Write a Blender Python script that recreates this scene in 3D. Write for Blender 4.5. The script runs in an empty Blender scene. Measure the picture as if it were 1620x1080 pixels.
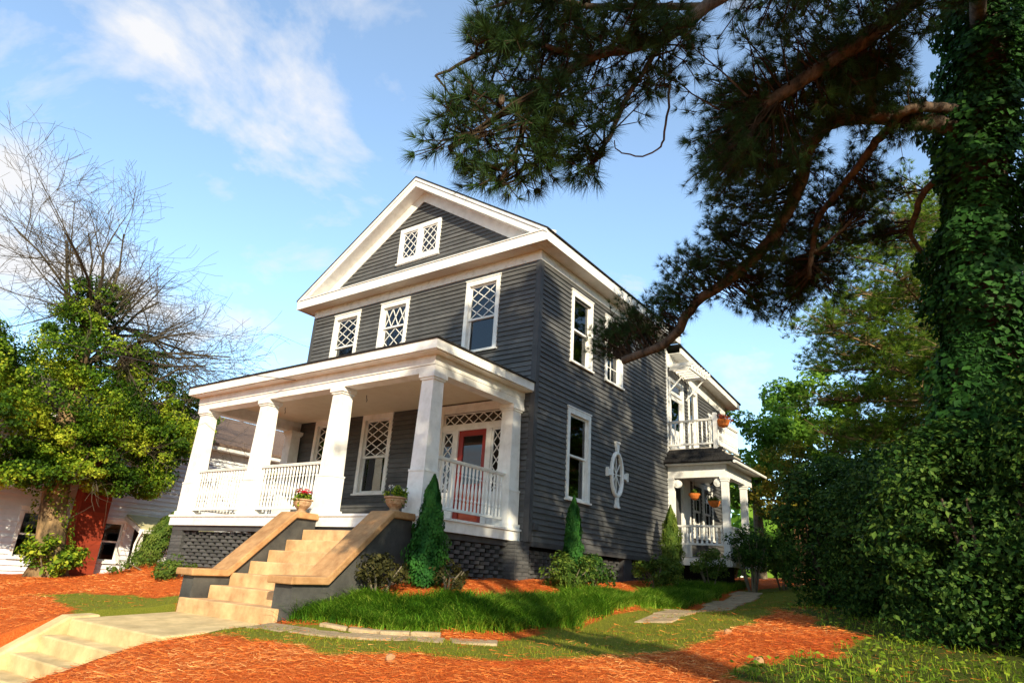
import bpy, math, random
import numpy as np
from mathutils import Vector, Matrix
random.seed(7); RNG = np.random.default_rng(7)
scn = bpy.context.scene
COL = scn.collection

# ------------------------------------------------------------------ camera
YAW, PITCH, ROLL = 0.641, 0.344, 0.063
CAM = Vector((7.709, -11.258, -0.706))
fw = Vector((-math.sin(YAW)*math.cos(PITCH), math.cos(YAW)*math.cos(PITCH), math.sin(PITCH)))
rt = Vector((math.cos(YAW), math.sin(YAW), 0)); up = rt.cross(fw)
r2 = rt*math.cos(ROLL) + up*math.sin(ROLL); u2 = up*math.cos(ROLL) - rt*math.sin(ROLL)
cd = bpy.data.cameras.new('camera'); cam = bpy.data.objects.new('camera', cd); COL.objects.link(cam)
cam.matrix_world = Matrix(((r2.x, u2.x, -fw.x, CAM.x), (r2.y, u2.y, -fw.y, CAM.y), (r2.z, u2.z, -fw.z, CAM.z), (0, 0, 0, 1)))
cd.sensor_width = 36; cd.lens = 1039.6/1620*36; cd.clip_end = 2000; cd.clip_start = .05
scn.camera = cam

# ------------------------------------------------------------------ light
SUN = Vector((.72, -.57, .395)).normalized()          # towards the sun
sl = bpy.data.lights.new('sun', 'SUN'); sl.energy = 5.0; sl.angle = math.radians(.55); sl.color = (1, .87, .62)
so = bpy.data.objects.new('sun', sl); COL.objects.link(so); so.rotation_euler = SUN.to_track_quat('Z', 'Y').to_euler()
so.location = (20, -20, 20)
scn.view_settings.view_transform = 'Standard'; scn.view_settings.look = 'None'
scn.view_settings.exposure = .65; scn.view_settings.gamma = 1; scn.view_settings.use_curve_mapping = False
scn.cycles.max_bounces = 6; scn.cycles.diffuse_bounces = 3; scn.cycles.glossy_bounces = 3; scn.cycles.transmission_bounces = 4; scn.cycles.transparent_max_bounces = 8
W = bpy.data.worlds.new('World'); scn.world = W; W.use_nodes = True
nt = W.node_tree; nt.nodes.clear()
def N(t, **k):
    n = nt.nodes.new(t)
    for a, b in k.items(): setattr(n, a, b)
    return n
def ln(a, b): nt.links.new(a, b)
sky = N('ShaderNodeTexSky', sky_type='NISHITA', sun_disc=False)
sky.sun_elevation = math.asin(SUN.z); sky.sun_rotation = math.atan2(SUN.x, SUN.y)
sky.air_density = 1.0; sky.dust_density = .15; sky.ozone_density = 1.6; sky.altitude = 100
tc = N('ShaderNodeTexCoord'); sep = N('ShaderNodeSeparateXYZ'); ln(tc.outputs['Generated'], sep.inputs[0])
zz = N('ShaderNodeMath', operation='ADD'); ln(sep.outputs['Z'], zz.inputs[0]); zz.inputs[1].default_value = .22
dv = N('ShaderNodeVectorMath', operation='DIVIDE'); cz = N('ShaderNodeCombineXYZ')
for i in range(3): ln(zz.outputs[0], cz.inputs[i])
ln(tc.outputs['Generated'], dv.inputs[0]); ln(cz.outputs[0], dv.inputs[1])
mp = N('ShaderNodeMapping'); ln(dv.outputs[0], mp.inputs[0]); mp.inputs['Location'].default_value = (5.2, 2.6, 0)
n1 = N('ShaderNodeTexNoise'); n1.inputs['Scale'].default_value = 2.3; n1.inputs['Detail'].default_value = 10; n1.inputs['Roughness'].default_value = .58; n1.inputs['Distortion'].default_value = .35
ln(mp.outputs[0], n1.inputs['Vector'])
n2 = N('ShaderNodeTexNoise'); n2.inputs['Scale'].default_value = .55; n2.inputs['Detail'].default_value = 2
ln(mp.outputs[0], n2.inputs['Vector'])
ad = N('ShaderNodeMath', operation='MULTIPLY_ADD'); ln(n2.outputs[0], ad.inputs[0]); ad.inputs[1].default_value = .75; ln(n1.outputs[0], ad.inputs[2])
cr = N('ShaderNodeValToRGB'); ln(ad.outputs[0], cr.inputs[0])
cr.color_ramp.elements[0].position = .86; cr.color_ramp.elements[0].color = (.13, .13, .13, 1)
cr.color_ramp.elements[1].position = 1.03; cr.color_ramp.elements[1].color = (1, 1, 1, 1)
mx = N('ShaderNodeMixRGB'); ln(cr.outputs[0], mx.inputs[0])
gain = N('ShaderNodeMixRGB', blend_type='MULTIPLY'); gain.inputs[0].default_value = 1; ln(sky.outputs[0], gain.inputs[1]); gain.inputs[2].default_value = (1.33, 1.54, 1.56, 1)
ln(gain.outputs[0], mx.inputs[1]); mx.inputs[2].default_value = (4.3, 4.35, 4.5, 1)
bg = N('ShaderNodeBackground'); ln(mx.outputs[0], bg.inputs[0]); bg.inputs[1].default_value = .14
wo = N('ShaderNodeOutputWorld'); ln(bg.outputs[0], wo.inputs[0])

# ------------------------------------------------------------------ helpers
_wl = {}
def wloc(o): return _wl.get(o.name, Vector((0, 0, 0))) if o else Vector((0, 0, 0))
def reg(o, v): _wl[o.name] = Vector(v); return o
def tag(o, label=None, cat=None, group=None, kind=None):
    if label: o['label'] = label
    if cat: o['category'] = cat
    if group: o['group'] = group
    if kind: o['kind'] = kind
    return o
def thing(name, label, cat, loc, group=None):
    o = bpy.data.objects.new(name, None); COL.objects.link(o); o.location = loc; o.empty_display_size = .3
    reg(o, loc); return tag(o, label, cat, group)
def link(name, me, parent=None, org=None):
    """mesh given in coordinates relative to org (world)"""
    o = bpy.data.objects.new(name, me); COL.objects.link(o)
    org = Vector(org) if org is not None else wloc(parent)
    if parent: o.parent = parent; o.location = org - wloc(parent)
    else: o.location = org
    return reg(o, org)
def IDT(u, n, z): return (u, n, z)
class MB:
    def __init__(s, T=IDT): s.v = []; s.f = []; s.T = T
    def hexa(s, p):
        b = len(s.v); s.v += [s.T(*q) for q in p]
        s.f += [(b, b+3, b+2, b+1), (b+4, b+5, b+6, b+7), (b, b+1, b+5, b+4), (b+1, b+2, b+6, b+5), (b+2, b+3, b+7, b+6), (b+3, b, b+4, b+7)]
        return s
    def box(s, x0, x1, y0, y1, z0, z1):
        return s.hexa([(x0, y0, z0), (x1, y0, z0), (x1, y1, z0), (x0, y1, z0), (x0, y0, z1), (x1, y0, z1), (x1, y1, z1), (x0, y1, z1)])
    def poly(s, pts):
        b = len(s.v); s.v += [s.T(*q) for q in pts]; s.f.append(tuple(range(b, b+len(pts)))); return s
    def prism(s, prof, a0, a1, axis):
        """profile of 2-D points extruded along axis 0,1,2"""
        n = len(prof); b = len(s.v)
        for a in (a0, a1):
            for p in prof:
                q = list(p); q.insert(axis, a); s.v.append(s.T(*q))
        s.f.append(tuple(range(b, b+n))[::-1]); s.f.append(tuple(range(b+n, b+2*n)))
        for i in range(n): j = (i+1) % n; s.f.append((b+i, b+j, b+n+j, b+n+i))
        return s
    def lathe(s, cx, cy, prof, n=12):
        b = len(s.v)
        for r, z in prof:
            for i in range(n): a = 2*math.pi*i/n; s.v.append(s.T(cx+r*math.cos(a), cy+r*math.sin(a), z))
        for k in range(len(prof)-1):
            for i in range(n): j = (i+1) % n; s.f.append((b+k*n+i, b+k*n+j, b+(k+1)*n+j, b+(k+1)*n+i))
        s.f.append(tuple(range(b, b+n))[::-1]); m = b+(len(prof)-1)*n; s.f.append(tuple(range(m, m+n)))
        return s
    def tube(s, pts, rad, n=6):
        pts = [Vector(p) for p in pts]; b = len(s.v); m = len(pts)
        if isinstance(rad, (int, float)): rad = [rad]*m
        ref = Vector((.13, .31, .94))
        for i, p in enumerate(pts):
            d = (pts[min(i+1, m-1)] - pts[max(i-1, 0)]).normalized()
            a = d.cross(ref)
            if a.length < .05: a = d.cross(Vector((1, 0, 0)))
            a.normalize(); c = d.cross(a)
            for k in range(n): t = 2*math.pi*k/n; s.v.append(s.T(*(p + (a*math.cos(t)+c*math.sin(t))*rad[i])))
        for i in range(m-1):
            for k in range(n): j = (k+1) % n; s.f.append((b+i*n+k, b+i*n+j, b+(i+1)*n+j, b+(i+1)*n+k))
        s.f.append(tuple(range(b, b+n))[::-1]); e = b+(m-1)*n; s.f.append(tuple(range(e, e+n)))
        return s
    def mesh(s, name, mat, org=(0, 0, 0), smooth=False, fix=True):
        me = bpy.data.meshes.new(name)
        me.from_pydata([(a-org[0], b-org[1], c-org[2]) for a, b, c in s.v], [], s.f)
        if fix:
            import bmesh
            bm = bmesh.new(); bm.from_mesh(me); bmesh.ops.recalc_face_normals(bm, faces=bm.faces); bm.to_mesh(me); bm.free()
        if smooth: me.polygons.foreach_set('use_smooth', [True]*len(me.polygons))
        me.materials.append(mat); return me
    def build(s, name, mat, parent=None, org=None, smooth=False, fix=True):
        o = Vector(org) if org is not None else wloc(parent)
        return link(name, s.mesh(name, mat, o, smooth, fix), parent, o)

# ------------------------------------------------------------------ materials
def material(name, rough=.6, spec=.35):
    m = bpy.data.materials.new(name); m.use_nodes = True; t = m.node_tree
    b = t.nodes['Principled BSDF']; b.inputs['Roughness'].default_value = rough
    b.inputs['Specular IOR Level'].default_value = spec
    return m, t, b
def ramp_mat(name, c0, c1, scale=6, detail=6, rough=.6, spec=.3, bump=0, bscale=40, stretch=(1, 1, 1), lo=.3, hi=.7, third=None, objrand=0, stain=0, sscale=1.3):
    m, t, b = material(name, rough, spec)
    co = t.nodes.new('ShaderNodeTexCoord'); mp = t.nodes.new('ShaderNodeMapping'); mp.inputs['Scale'].default_value = stretch
    t.links.new(co.outputs['Object'], mp.inputs[0])
    n = t.nodes.new('ShaderNodeTexNoise'); n.inputs['Scale'].default_value = scale; n.inputs['Detail'].default_value = detail; n.inputs['Roughness'].default_value = .65
    t.links.new(mp.outputs[0], n.inputs['Vector'])
    r = t.nodes.new('ShaderNodeValToRGB'); t.links.new(n.outputs[0], r.inputs[0])
    e = r.color_ramp.elements; e[0].position = lo; e[0].color = (*c0, 1); e[1].position = hi; e[1].color = (*c1, 1)
    if third: x = e.new(third[0]); x.color = (*third[1], 1)
    out = r.outputs[0]
    if objrand:
        oi = t.nodes.new('ShaderNodeObjectInfo'); mr = t.nodes.new('ShaderNodeMapRange'); t.links.new(oi.outputs['Random'], mr.inputs[0])
        mr.inputs[3].default_value = 1-objrand; mr.inputs[4].default_value = 1+objrand
        mu = t.nodes.new('ShaderNodeMixRGB'); mu.blend_type = 'MULTIPLY'; mu.inputs[0].default_value = 1
        t.links.new(out, mu.inputs[1]); t.links.new(mr.outputs[0], mu.inputs[2]); out = mu.outputs[0]
    if stain:
        ns = t.nodes.new('ShaderNodeTexNoise'); ns.inputs['Scale'].default_value = sscale; ns.inputs['Detail'].default_value = 9; ns.inputs['Roughness'].default_value = .7; t.links.new(co.outputs['Object'], ns.inputs['Vector'])
        rs_ = t.nodes.new('ShaderNodeMapRange'); t.links.new(ns.outputs[0], rs_.inputs[0]); rs_.inputs[1].default_value = .38; rs_.inputs[2].default_value = .58; rs_.inputs[3].default_value = 1-stain; rs_.inputs[4].default_value = 1
        ms_ = t.nodes.new('ShaderNodeMixRGB'); ms_.blend_type = 'MULTIPLY'; ms_.inputs[0].default_value = 1; t.links.new(out, ms_.inputs[1]); t.links.new(rs_.outputs[0], ms_.inputs[2]); out = ms_.outputs[0]
    t.links.new(out, b.inputs['Base Color'])
    if bump:
        n3 = t.nodes.new('ShaderNodeTexNoise'); n3.inputs['Scale'].default_value = bscale; n3.inputs['Detail'].default_value = 5
        t.links.new(mp.outputs[0], n3.inputs['Vector'])
        bp = t.nodes.new('ShaderNodeBump'); bp.inputs['Strength'].default_value = bump; bp.inputs['Distance'].default_value = .02
        t.links.new(n3.outputs[0], bp.inputs['Height']); t.links.new(bp.outputs[0], b.inputs['Normal'])
    return m
def leaf_mat(name, cols, trans=.35, rough=.55, spec=.12):
    """per-leaf random colour (attribute rnd) with translucency"""
    m, t, b = material(name, rough, spec)
    a = t.nodes.new('ShaderNodeAttribute'); a.attribute_name = 'rnd'
    r = t.nodes.new('ShaderNodeValToRGB'); t.links.new(a.outputs['Fac'], r.inputs[0])
    e = r.color_ramp.elements; e[0].color = (*cols[0], 1); e[1].color = (*cols[-1], 1)
    for i, c in enumerate(cols[1:-1]): x = e.new((i+1)/(len(cols)-1)); x.color = (*c, 1)
    t.links.new(r.outputs[0], b.inputs['Base Color'])
    tr = t.nodes.new('ShaderNodeBsdfTranslucent'); t.links.new(r.outputs[0], tr.inputs[0])
    mx = t.nodes.new('ShaderNodeMixShader'); mx.inputs[0].default_value = trans
    t.links.new(b.outputs[0], mx.inputs[1]); t.links.new(tr.outputs[0], mx.inputs[2])
    t.links.new(mx.outputs[0], t.nodes['Material Output'].inputs[0])
    return m
M = {}
M['siding'] = ramp_mat('charcoal_siding', (.075, .076, .078), (.125, .125, .125), 3, 8, .6, .25, .25, 60, (1, 1, 6), objrand=.16, stain=.22, sscale=1.6)
M['dark'] = ramp_mat('charcoal_paint', (.045, .046, .050), (.075, .076, .080), 4, 6, .6, .3, .3, 50)
M['brickdark'] = ramp_mat('painted_brick', (.05, .051, .053), (.105, .105, .105), 9, 6, .8, .2, .5, 60, objrand=.25)
M['void'] = ramp_mat('crawlspace_shade', (.012, .011, .010), (.02, .018, .016), 3, 3, .9, .1)  # near-black; the dark under the porch is put into the colour
M['white'] = ramp_mat('white_paint', (.66, .645, .60), (.82, .81, .78), 5, 9, .5, .3, .15, 60, lo=.25, hi=.55, stain=.10, sscale=2.2)
M['whiteold'] = ramp_mat('weathered_white_paint', (.50, .48, .44), (.82, .81, .78), 7, 10, .5, .3, .2, 60, lo=.22, hi=.5)
M['roof'] = ramp_mat('asphalt_shingle', (.010, .0095, .0095), (.030, .028, .027), 25, 6, .9, .2, .5, 80)
M['concrete'] = ramp_mat('tan_concrete', (.48, .28, .13), (.74, .47, .24), 4, 10, .85, .2, .35, 90, lo=.3, hi=.62, stain=.26, sscale=1.7)
M['walk'] = ramp_mat('pale_concrete', (.50, .37, .18), (.72, .54, .28), 3, 10, .85, .2, .3, 90, lo=.3, hi=.62, stain=.26, sscale=1.7)
M['cap'] = ramp_mat('orange_concrete', (.34, .17, .07), (.54, .31, .14), 5, 10, .8, .25, .35, 90, lo=.3, hi=.65, stain=.26, sscale=1.7)
M['cheek'] = ramp_mat('painted_cheek', (.05, .05, .05), (.10, .097, .088), 3, 9, .7, .25, .25, 60, third=(.85, (.2, .15, .08)), stain=.4)
M['stone'] = ramp_mat('path_stone', (.26, .18, .10), (.48, .36, .22), 6, 8, .85, .2, .5, 60, objrand=.12)
M['red'] = ramp_mat('red_door_paint', (.24, .013, .006), (.31, .02, .008), 3, 4, .35, .45)
M['orange'] = ramp_mat('sunlit_red_door_paint', (.42, .05, .014), (.50, .075, .02), 3, 4, .35, .45)  # the red door paint with sunlight put into the colour
M['porchfloor'] = ramp_mat('porch_boards', (.40, .36, .31), (.52, .47, .41), 3, 6, .5, .3, .2, 40, (1, 12, 1))
M['ceil'] = ramp_mat('porch_ceiling_paint', (.62, .54, .42), (.74, .66, .53), 3, 5, .5, .3, .1, 30)
M['metal'] = ramp_mat('dark_metal', (.02, .02, .02), (.04, .04, .04), 8, 3, .4, .5)
M['terracotta'] = ramp_mat('aged_terracotta', (.30, .16, .08), (.50, .34, .20), 14, 6, .8, .2, .5, 40)
M['coir'] = ramp_mat('coir', (.40, .10, .02), (.62, .20, .05), 30, 6, .9, .1, .6, 60)
M['soil'] = ramp_mat('soil', (.05, .03, .02), (.10, .06, .03), 20, 5, .95, .1, .5, 50)
M['bark'] = ramp_mat('pine_bark', (.024, .020, .016), (.15, .105, .075), 9, 9, .9, .15, 1.0, 22, (1, 1, .4), lo=.35, hi=.65)
M['barkpale'] = ramp_mat('pale_bark', (.05, .036, .022), (.33, .22, .11), 3, 11, .9, .15, 1.0, 12, (1, 1, .5), lo=.40, hi=.64)
M['barkgrey'] = ramp_mat('grey_bark', (.10, .085, .06), (.24, .20, .14), 6, 8, .9, .15, .6, 20)
M['twigpink'] = ramp_mat('tan_bark', (.30, .15, .07), (.50, .28, .14), 6, 8, .8, .2, .4, 20)
M['redbrick'] = ramp_mat('red_brick', (.20, .03, .015), (.36, .06, .025), 9, 6, .85, .2, .5, 50, objrand=.2)
M['neighbor'] = ramp_mat('white_clapboard', (.62, .64, .68), (.74, .76, .80), 3, 6, .5, .3, .15, 40, objrand=.05)
M['brownroof'] = ramp_mat('brown_shingle', (.10, .065, .05), (.22, .15, .11), 20, 6, .9, .2, .6, 50)
M['tinroof'] = ramp_mat('yellowed_tin', (.45, .42, .22), (.62, .58, .36), 5, 6, .5, .4, .1, 40)
M['curtain'] = ramp_mat('curtain', (.55, .54, .50), (.70, .69, .65), 4, 4, .9, .1)
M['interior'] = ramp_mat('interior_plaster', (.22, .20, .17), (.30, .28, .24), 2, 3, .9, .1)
# window glass: thin pane, mirror at grazing angles, dim tint through
m, t, b = material('window_glass'); M['glass'] = m
gl = t.nodes.new('ShaderNodeBsdfGlossy'); gl.inputs['Roughness'].default_value = .02; gl.inputs['Color'].default_value = (.95, .97, 1, 1)
tp = t.nodes.new('ShaderNodeBsdfTransparent'); tp.inputs[0].default_value = (.45, .47, .50, 1)
fr = t.nodes.new('ShaderNodeFresnel'); fr.inputs[0].default_value = 1.7
nz = t.nodes.new('ShaderNodeTexNoise'); nz.inputs['Scale'].default_value = 2.2; bpn = t.nodes.new('ShaderNodeBump'); bpn.inputs['Strength'].default_value = .05
t.links.new(nz.outputs[0], bpn.inputs['Height']); t.links.new(bpn.outputs[0], gl.inputs['Normal'])
mxs = t.nodes.new('ShaderNodeMixShader'); t.links.new(fr.outputs[0], mxs.inputs[0]); t.links.new(tp.outputs[0], mxs.inputs[1]); t.links.new(gl.outputs[0], mxs.inputs[2])
t.links.new(mxs.outputs[0], t.nodes['Material Output'].inputs[0])
def boarded(name, c0, c1, axis, pitch):
    """painted beadboard: fine grooves every pitch metres along an axis"""
    mm = ramp_mat(name, c0, c1, 5, 7, .5, .3); t = mm.node_tree; b = t.nodes['Principled BSDF']
    co = t.nodes.new('ShaderNodeTexCoord'); w = t.nodes.new('ShaderNodeTexWave'); w.bands_direction = axis
    w.inputs['Scale'].default_value = 2*math.pi/(20*pitch); t.links.new(co.outputs['Object'], w.inputs['Vector'])
    r = t.nodes.new('ShaderNodeValToRGB'); r.color_ramp.elements[0].position = .0; r.color_ramp.elements[1].position = .14
    t.links.new(w.outputs[0], r.inputs[0]); bp = t.nodes.new('ShaderNodeBump'); bp.inputs['Strength'].default_value = 1; bp.inputs['Distance'].default_value = .012
    t.links.new(r.outputs[0], bp.inputs['Height']); t.links.new(bp.outputs[0], b.inputs['Normal'])
    return mm
M['soffit'] = boarded('soffit_beadboard', (.76, .71, .60), (.84, .80, .70), 'X', .09)
M['ceilboard'] = boarded('ceiling_beadboard', (.76, .65, .46), (.84, .74, .56), 'X', .08)
# leaves
M['needle'] = leaf_mat('pine_needle', [(.014, .036, .010), (.026, .060, .016), (.042, .085, .020), (.085, .115, .028)], .2)
M['needle2'] = leaf_mat('sun_tinted_needle', [(.05, .11, .010), (.11, .19, .016), (.23, .30, .03)], .35)  # brighter pine needles, sunlight painted into the tint
M['ivy'] = leaf_mat('ivy_leaf', [(.012, .045, .010), (.025, .085, .016), (.045, .13, .022)], .3)
M['hedge'] = leaf_mat('hedge_leaf', [(.011, .036, .007), (.026, .072, .011), (.045, .10, .017), (.12, .20, .032)], .3)
M['vine'] = leaf_mat('vine_leaf', [(.02, .055, .006), (.07, .15, .010), (.20, .30, .018), (.50, .55, .05)], .4)
M['tree'] = leaf_mat('tree_leaf', [(.06, .15, .016), (.12, .25, .024), (.21, .34, .035)], .42)
M['treegold'] = leaf_mat('gold_leaf', [(.07, .11, .016), (.15, .16, .02), (.26, .20, .025)], .4)
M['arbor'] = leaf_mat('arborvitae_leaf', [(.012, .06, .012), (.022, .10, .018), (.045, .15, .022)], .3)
M['shrub'] = leaf_mat('shrub_leaf', [(.04, .085, .014), (.08, .14, .02), (.15, .20, .03)], .35)
M['shrubdark'] = leaf_mat('dark_shrub_leaf', [(.03, .032, .012), (.055, .055, .016), (.09, .08, .022)], .35)
M['blade'] = leaf_mat('liriope_blade', [(.03, .10, .008), (.09, .22, .013), (.20, .38, .026), (.36, .46, .06)], .35)
M['grass'] = leaf_mat('lawn_blade', [(.12, .16, .014), (.24, .27, .02), (.38, .35, .04)], .35)
M['weed'] = leaf_mat('weed_leaf', [(.07, .14, .012), (.20, .30, .02), (.38, .46, .04)], .4)
M['straw'] = leaf_mat('pine_straw', [(.40, .065, .014), (.68, .15, .026), (.82, .25, .05), (.88, .45, .16)], .05)
M['flowered'] = leaf_mat('red_petal', [(.40, .01, .03), (.62, .03, .06)], .3)
M['flowerpink'] = leaf_mat('rust_petal', [(.35, .06, .03), (.5, .12, .05)], .3)
M['flowerwhite'] = leaf_mat('white_petal', [(.7, .68, .6), (.8, .8, .75)], .3)

# ------------------------------------------------------------------ scatter (numpy)
def rand_dirs(n):
    v = RNG.normal(size=(n, 3)); return v/np.linalg.norm(v, axis=1)[:, None]
def big_mesh(name, verts, tris, mat, rnd, org):
    me = bpy.data.meshes.new(name); nv = len(verts); nf = len(tris); k = tris.shape[1]
    me.vertices.add(nv); me.vertices.foreach_set('co', (verts-np.array(org)).astype(np.float32).ravel())
    me.loops.add(nf*k); me.loops.foreach_set('vertex_index', tris.astype(np.int32).ravel())
    me.polygons.add(nf); me.polygons.foreach_set('loop_start', np.arange(0, nf*k, k, dtype=np.int32))
    a = me.attributes.new('rnd', 'FLOAT', 'POINT'); a.data.foreach_set('value', rnd.astype(np.float32))
    me.update(); me.validate(); me.materials.append(mat); return me
def leaves_mesh(name, pos, nrm, size, mat, org, aspect=.55, jitter=.7, rbias=None):
    """one folded four-cornered leaf at every point"""
    n = len(pos); nn = nrm + jitter*rand_dirs(n); nn /= np.linalg.norm(nn, axis=1)[:, None]
    a = np.cross(nn, rand_dirs(n)); a /= np.linalg.norm(a, axis=1)[:, None]; b = np.cross(nn, a)
    s = (size*RNG.uniform(.6, 1.25, n))[:, None]
    v = np.empty((n, 4, 3)); v[:, 0] = pos-a*s*.5; v[:, 1] = pos+b*s*aspect*.5+nn*s*.09-a*s*.05; v[:, 2] = pos+a*s*.5; v[:, 3] = pos-b*s*aspect*.5+nn*s*.09-a*s*.05
    i = np.arange(n)[:, None]*4
    t = np.concatenate([i+np.array([0, 1, 2]), i+np.array([0, 2, 3])])
    r = RNG.random(n) if rbias is None else np.clip(rbias+RNG.normal(0, .18, n), 0, 1)
    return big_mesh(name, v.reshape(-1, 3), t, mat, np.repeat(r, 4), org)
def blades_mesh(name, base, h, width, lean, mat, org, segs=2, droop=.35, rb=None):
    """bent grass blades"""
    n = len(base); az = RNG.uniform(0, 2*np.pi, n); d = np.stack([np.cos(az), np.sin(az), np.zeros(n)], 1); sd = np.stack([-np.sin(az), np.cos(az), np.zeros(n)], 1)
    H = h*RNG.uniform(.6, 1.2, n); L = lean*RNG.uniform(.3, 1.3, n)
    V = []; 
    for k in range(segs):
        f = k/segs; c = base + np.array([0, 0, 1])*(H*(f-droop*f*f))[:, None] + d*(H*L*f*f+.0)[:, None]
        w = (width*(1-.5*f))
        V += [c-sd*w/2, c+sd*w/2]
    V.append(base + np.array([0, 0, 1])*(H*(1-droop))[:, None] + d*(H*L)[:, None])
    m_ = 2*segs+1; v = np.stack(V, 1).reshape(-1, 3); i = np.arange(n)[:, None]*m_; T = []
    for k in range(segs-1): T += [i+np.array([2*k, 2*k+1, 2*k+2]), i+np.array([2*k+1, 2*k+3, 2*k+2])]
    T.append(i+np.array([2*segs-2, 2*segs-1, 2*segs]))
    r = RNG.random(n) if rb is None else np.clip(rb+RNG.normal(0, .2, n), 0, 1)
    return big_mesh(name, v, np.concatenate(T), mat, np.repeat(r, m_), org)
def ell_points(c, r, n, shell=.55):
    d = rand_dirs(n); k = RNG.uniform(shell**3, 1, n)**(1/3)
    return np.array(c)+d*np.array(r)*k[:, None], d
def clumpy(c, r, nclump, per, csize, shell=.5):
    """leaf positions gathered into clumps inside an ellipsoid: uneven outline with gaps"""
    cc, dd = ell_points(c, r, nclump, shell); P = []; D = []
    for q, d in zip(cc, dd):
        s = csize*RNG.uniform(.6, 1.3); k = int(per*RNG.uniform(.6, 1.4))
        g = RNG.normal(size=(k, 3)); g *= (s/np.maximum(np.linalg.norm(g, axis=1), 1e-6)*RNG.uniform(.35, 1, k)**.5)[:, None]; g[:, 2] *= .7
        P.append(q+g); D.append(.5*d+.5*g/s+np.array([0, 0, .35]))
    return np.concatenate(P), np.concatenate(D)

# ------------------------------------------------------------------ ground
CP = np.array([(-8.5, -3.0, -0.9), (-5.0, -3.0, -0.88), (-3.0, -3.0, -0.85), (-0.2, -3.0, -0.85), (0.1, 0.0, -0.74), (0.1, 4.0, -0.66), (0.1, 8.0, -0.5), (-8.2, 3.0, -0.8), (-8.2, 8.0, -0.6), (-4.0, 13.0, -0.4), (0.2, 12.5, -0.3), (-0.6, -3.6, -0.95), (0.6, -2.6, -0.92), (1.0, 1.0, -0.84), (1.1, 5.0, -0.68), (1.9, 7.8, -0.66), (-0.4, -5.3, -1.46), (1.0, -4.85, -1.47), (2.3, -4.1, -1.46), (2.5, -2.0, -1.38), (2.3, 1.8, -1.2), (2.2, 5.0, -0.95), (2.1, 8.0, -0.7), (2.6, 12.0, -0.45), (-3.2, -5.0, -1.42), (-3.2, -6.7, -1.55), (-5.0, -4.5, -1.4), (-7.0, -4.6, -1.42), (-10.5, -3.0, -1.4), (-6.0, -6.5, -1.5), (-9.0, -5.0, -1.44), (-14.0, -2.0, -1.42), (-14.5, -4.0, -1.4), (-12.0, 3.0, -1.35), (-16.0, -8.0, -1.6), (-20.0, 0.0, -1.45), (-0.5, -6.4, -1.58), (0.6, -6.8, -1.52), (2.3, -6.7, -1.5), (3.4, -5.2, -1.47), (4.5, -4.4, -1.37), (5.1, -3.4, -1.2), (4.7, 0.8, -0.9), (4.0, -1.2, -1.1), (7.0, 2.0, -0.85), (7.5, -3.8, -1.25), (7.6, -5.0, -1.3), (4.4, -6.6, -1.52), (0.9, -8.3, -1.85), (-0.6, -7.2, -1.72), (-0.4, -8.4, -2.1), (-3.2, -7.6, -1.9), (-3.2, -8.6, -2.25), (-7.0, -8.2, -2.1), (-16.0, -10.0, -2.2), (4.0, -9.3, -2.1), (7.7, -9.0, -2.0), (7.7, -11.3, -2.3), (2.0, -11.0, -2.35), (-5.0, -12.0, -2.4), (14.0, -10.0, -2.2), (14.0, -3.0, -1.2), (3.2, 20.0, 0.0), (10.0, 12.0, -0.1), (10.0, 20.0, 0.2), (5.0, 7.0, -0.45), (-14.0, 14.0, -0.9), (-30.0, 10.0, -1.3), (-40.0, -15.0, -2.3), (0.0, -20.0, -2.45), (20.0, -20.0, -2.4), (40.0, -10.0, -1.8), (30.0, 20.0, 0.2), (0.0, 50.0, 0.8), (-60.0, 40.0, -0.6), (60.0, 50.0, 0.8), (0.0, 400.0, 1.5), (400.0, 0.0, 0.0), (-400.0, 0.0, -1.8), (0.0, -400.0, -2.5), (400.0, 400.0, 1.0), (-400.0, 400.0, 0.0), (400.0, -400.0, -2.0), (-400.0, -400.0, -2.4)])
def _solve():
    P = CP[:, :2]; n = len(P); K = np.linalg.norm(P[:, None]-P[None], axis=2)
    A = np.zeros((n+1, n+1)); A[:n, :n] = K-np.eye(n)*.02; A[:n, n] = 1; A[n, :n] = 1
    return np.linalg.solve(A, np.append(CP[:, 2], 0))
_w = _solve()
def G(x, y):
    x = np.asarray(x, float); y = np.asarray(y, float); s = np.full(x.shape, _w[-1])
    for (px, py, _), w in zip(CP, _w): s = s + w*np.hypot(x-px, y-py)
    return s
def g1(x, y): return float(G(np.array([x]), np.array([y]))[0])
def inpoly(x, y, poly):
    x = np.asarray(x); y = np.asarray(y); c = np.zeros(x.shape, bool); n = len(poly)
    for i in range(n):
        x0, y0 = poly[i]; x1, y1 = poly[i-1]
        if y0 == y1: continue
        c ^= ((y0 > y) != (y1 > y)) & (x < (x1-x0)*(y-y0)/(y1-y0)+x0)
    return c
def wob(x, y, s=1.0, k=0): return np.sin(x*1.9*s+1.3*np.sin(y*1.3*s+k)+k)*.5+np.sin(y*2.7*s+1.1*np.sin(x*1.7*s)+2*k)*.35+np.sin((x+y)*5.3*s+k)*.15
GRASS = [(-.5, -6.5), (-.45, -5.35), (.4, -5.3), (2.3, -4.35), (2.55, -3.2), (2.35, -1.9), (2.4, 2), (1.9, 8), (2.2, 14), (5.2, 14), (4.6, 6), (4.2, 3), (4.55, .8), (4.75, -1.4), (4.95, -3.3), (4.7, -4.15), (4.4, -4.7), (3.4, -5.4), (2.8, -6.05), (2.15, -6.65), (1.1, -6.5), (-.1, -6.45)]
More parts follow.
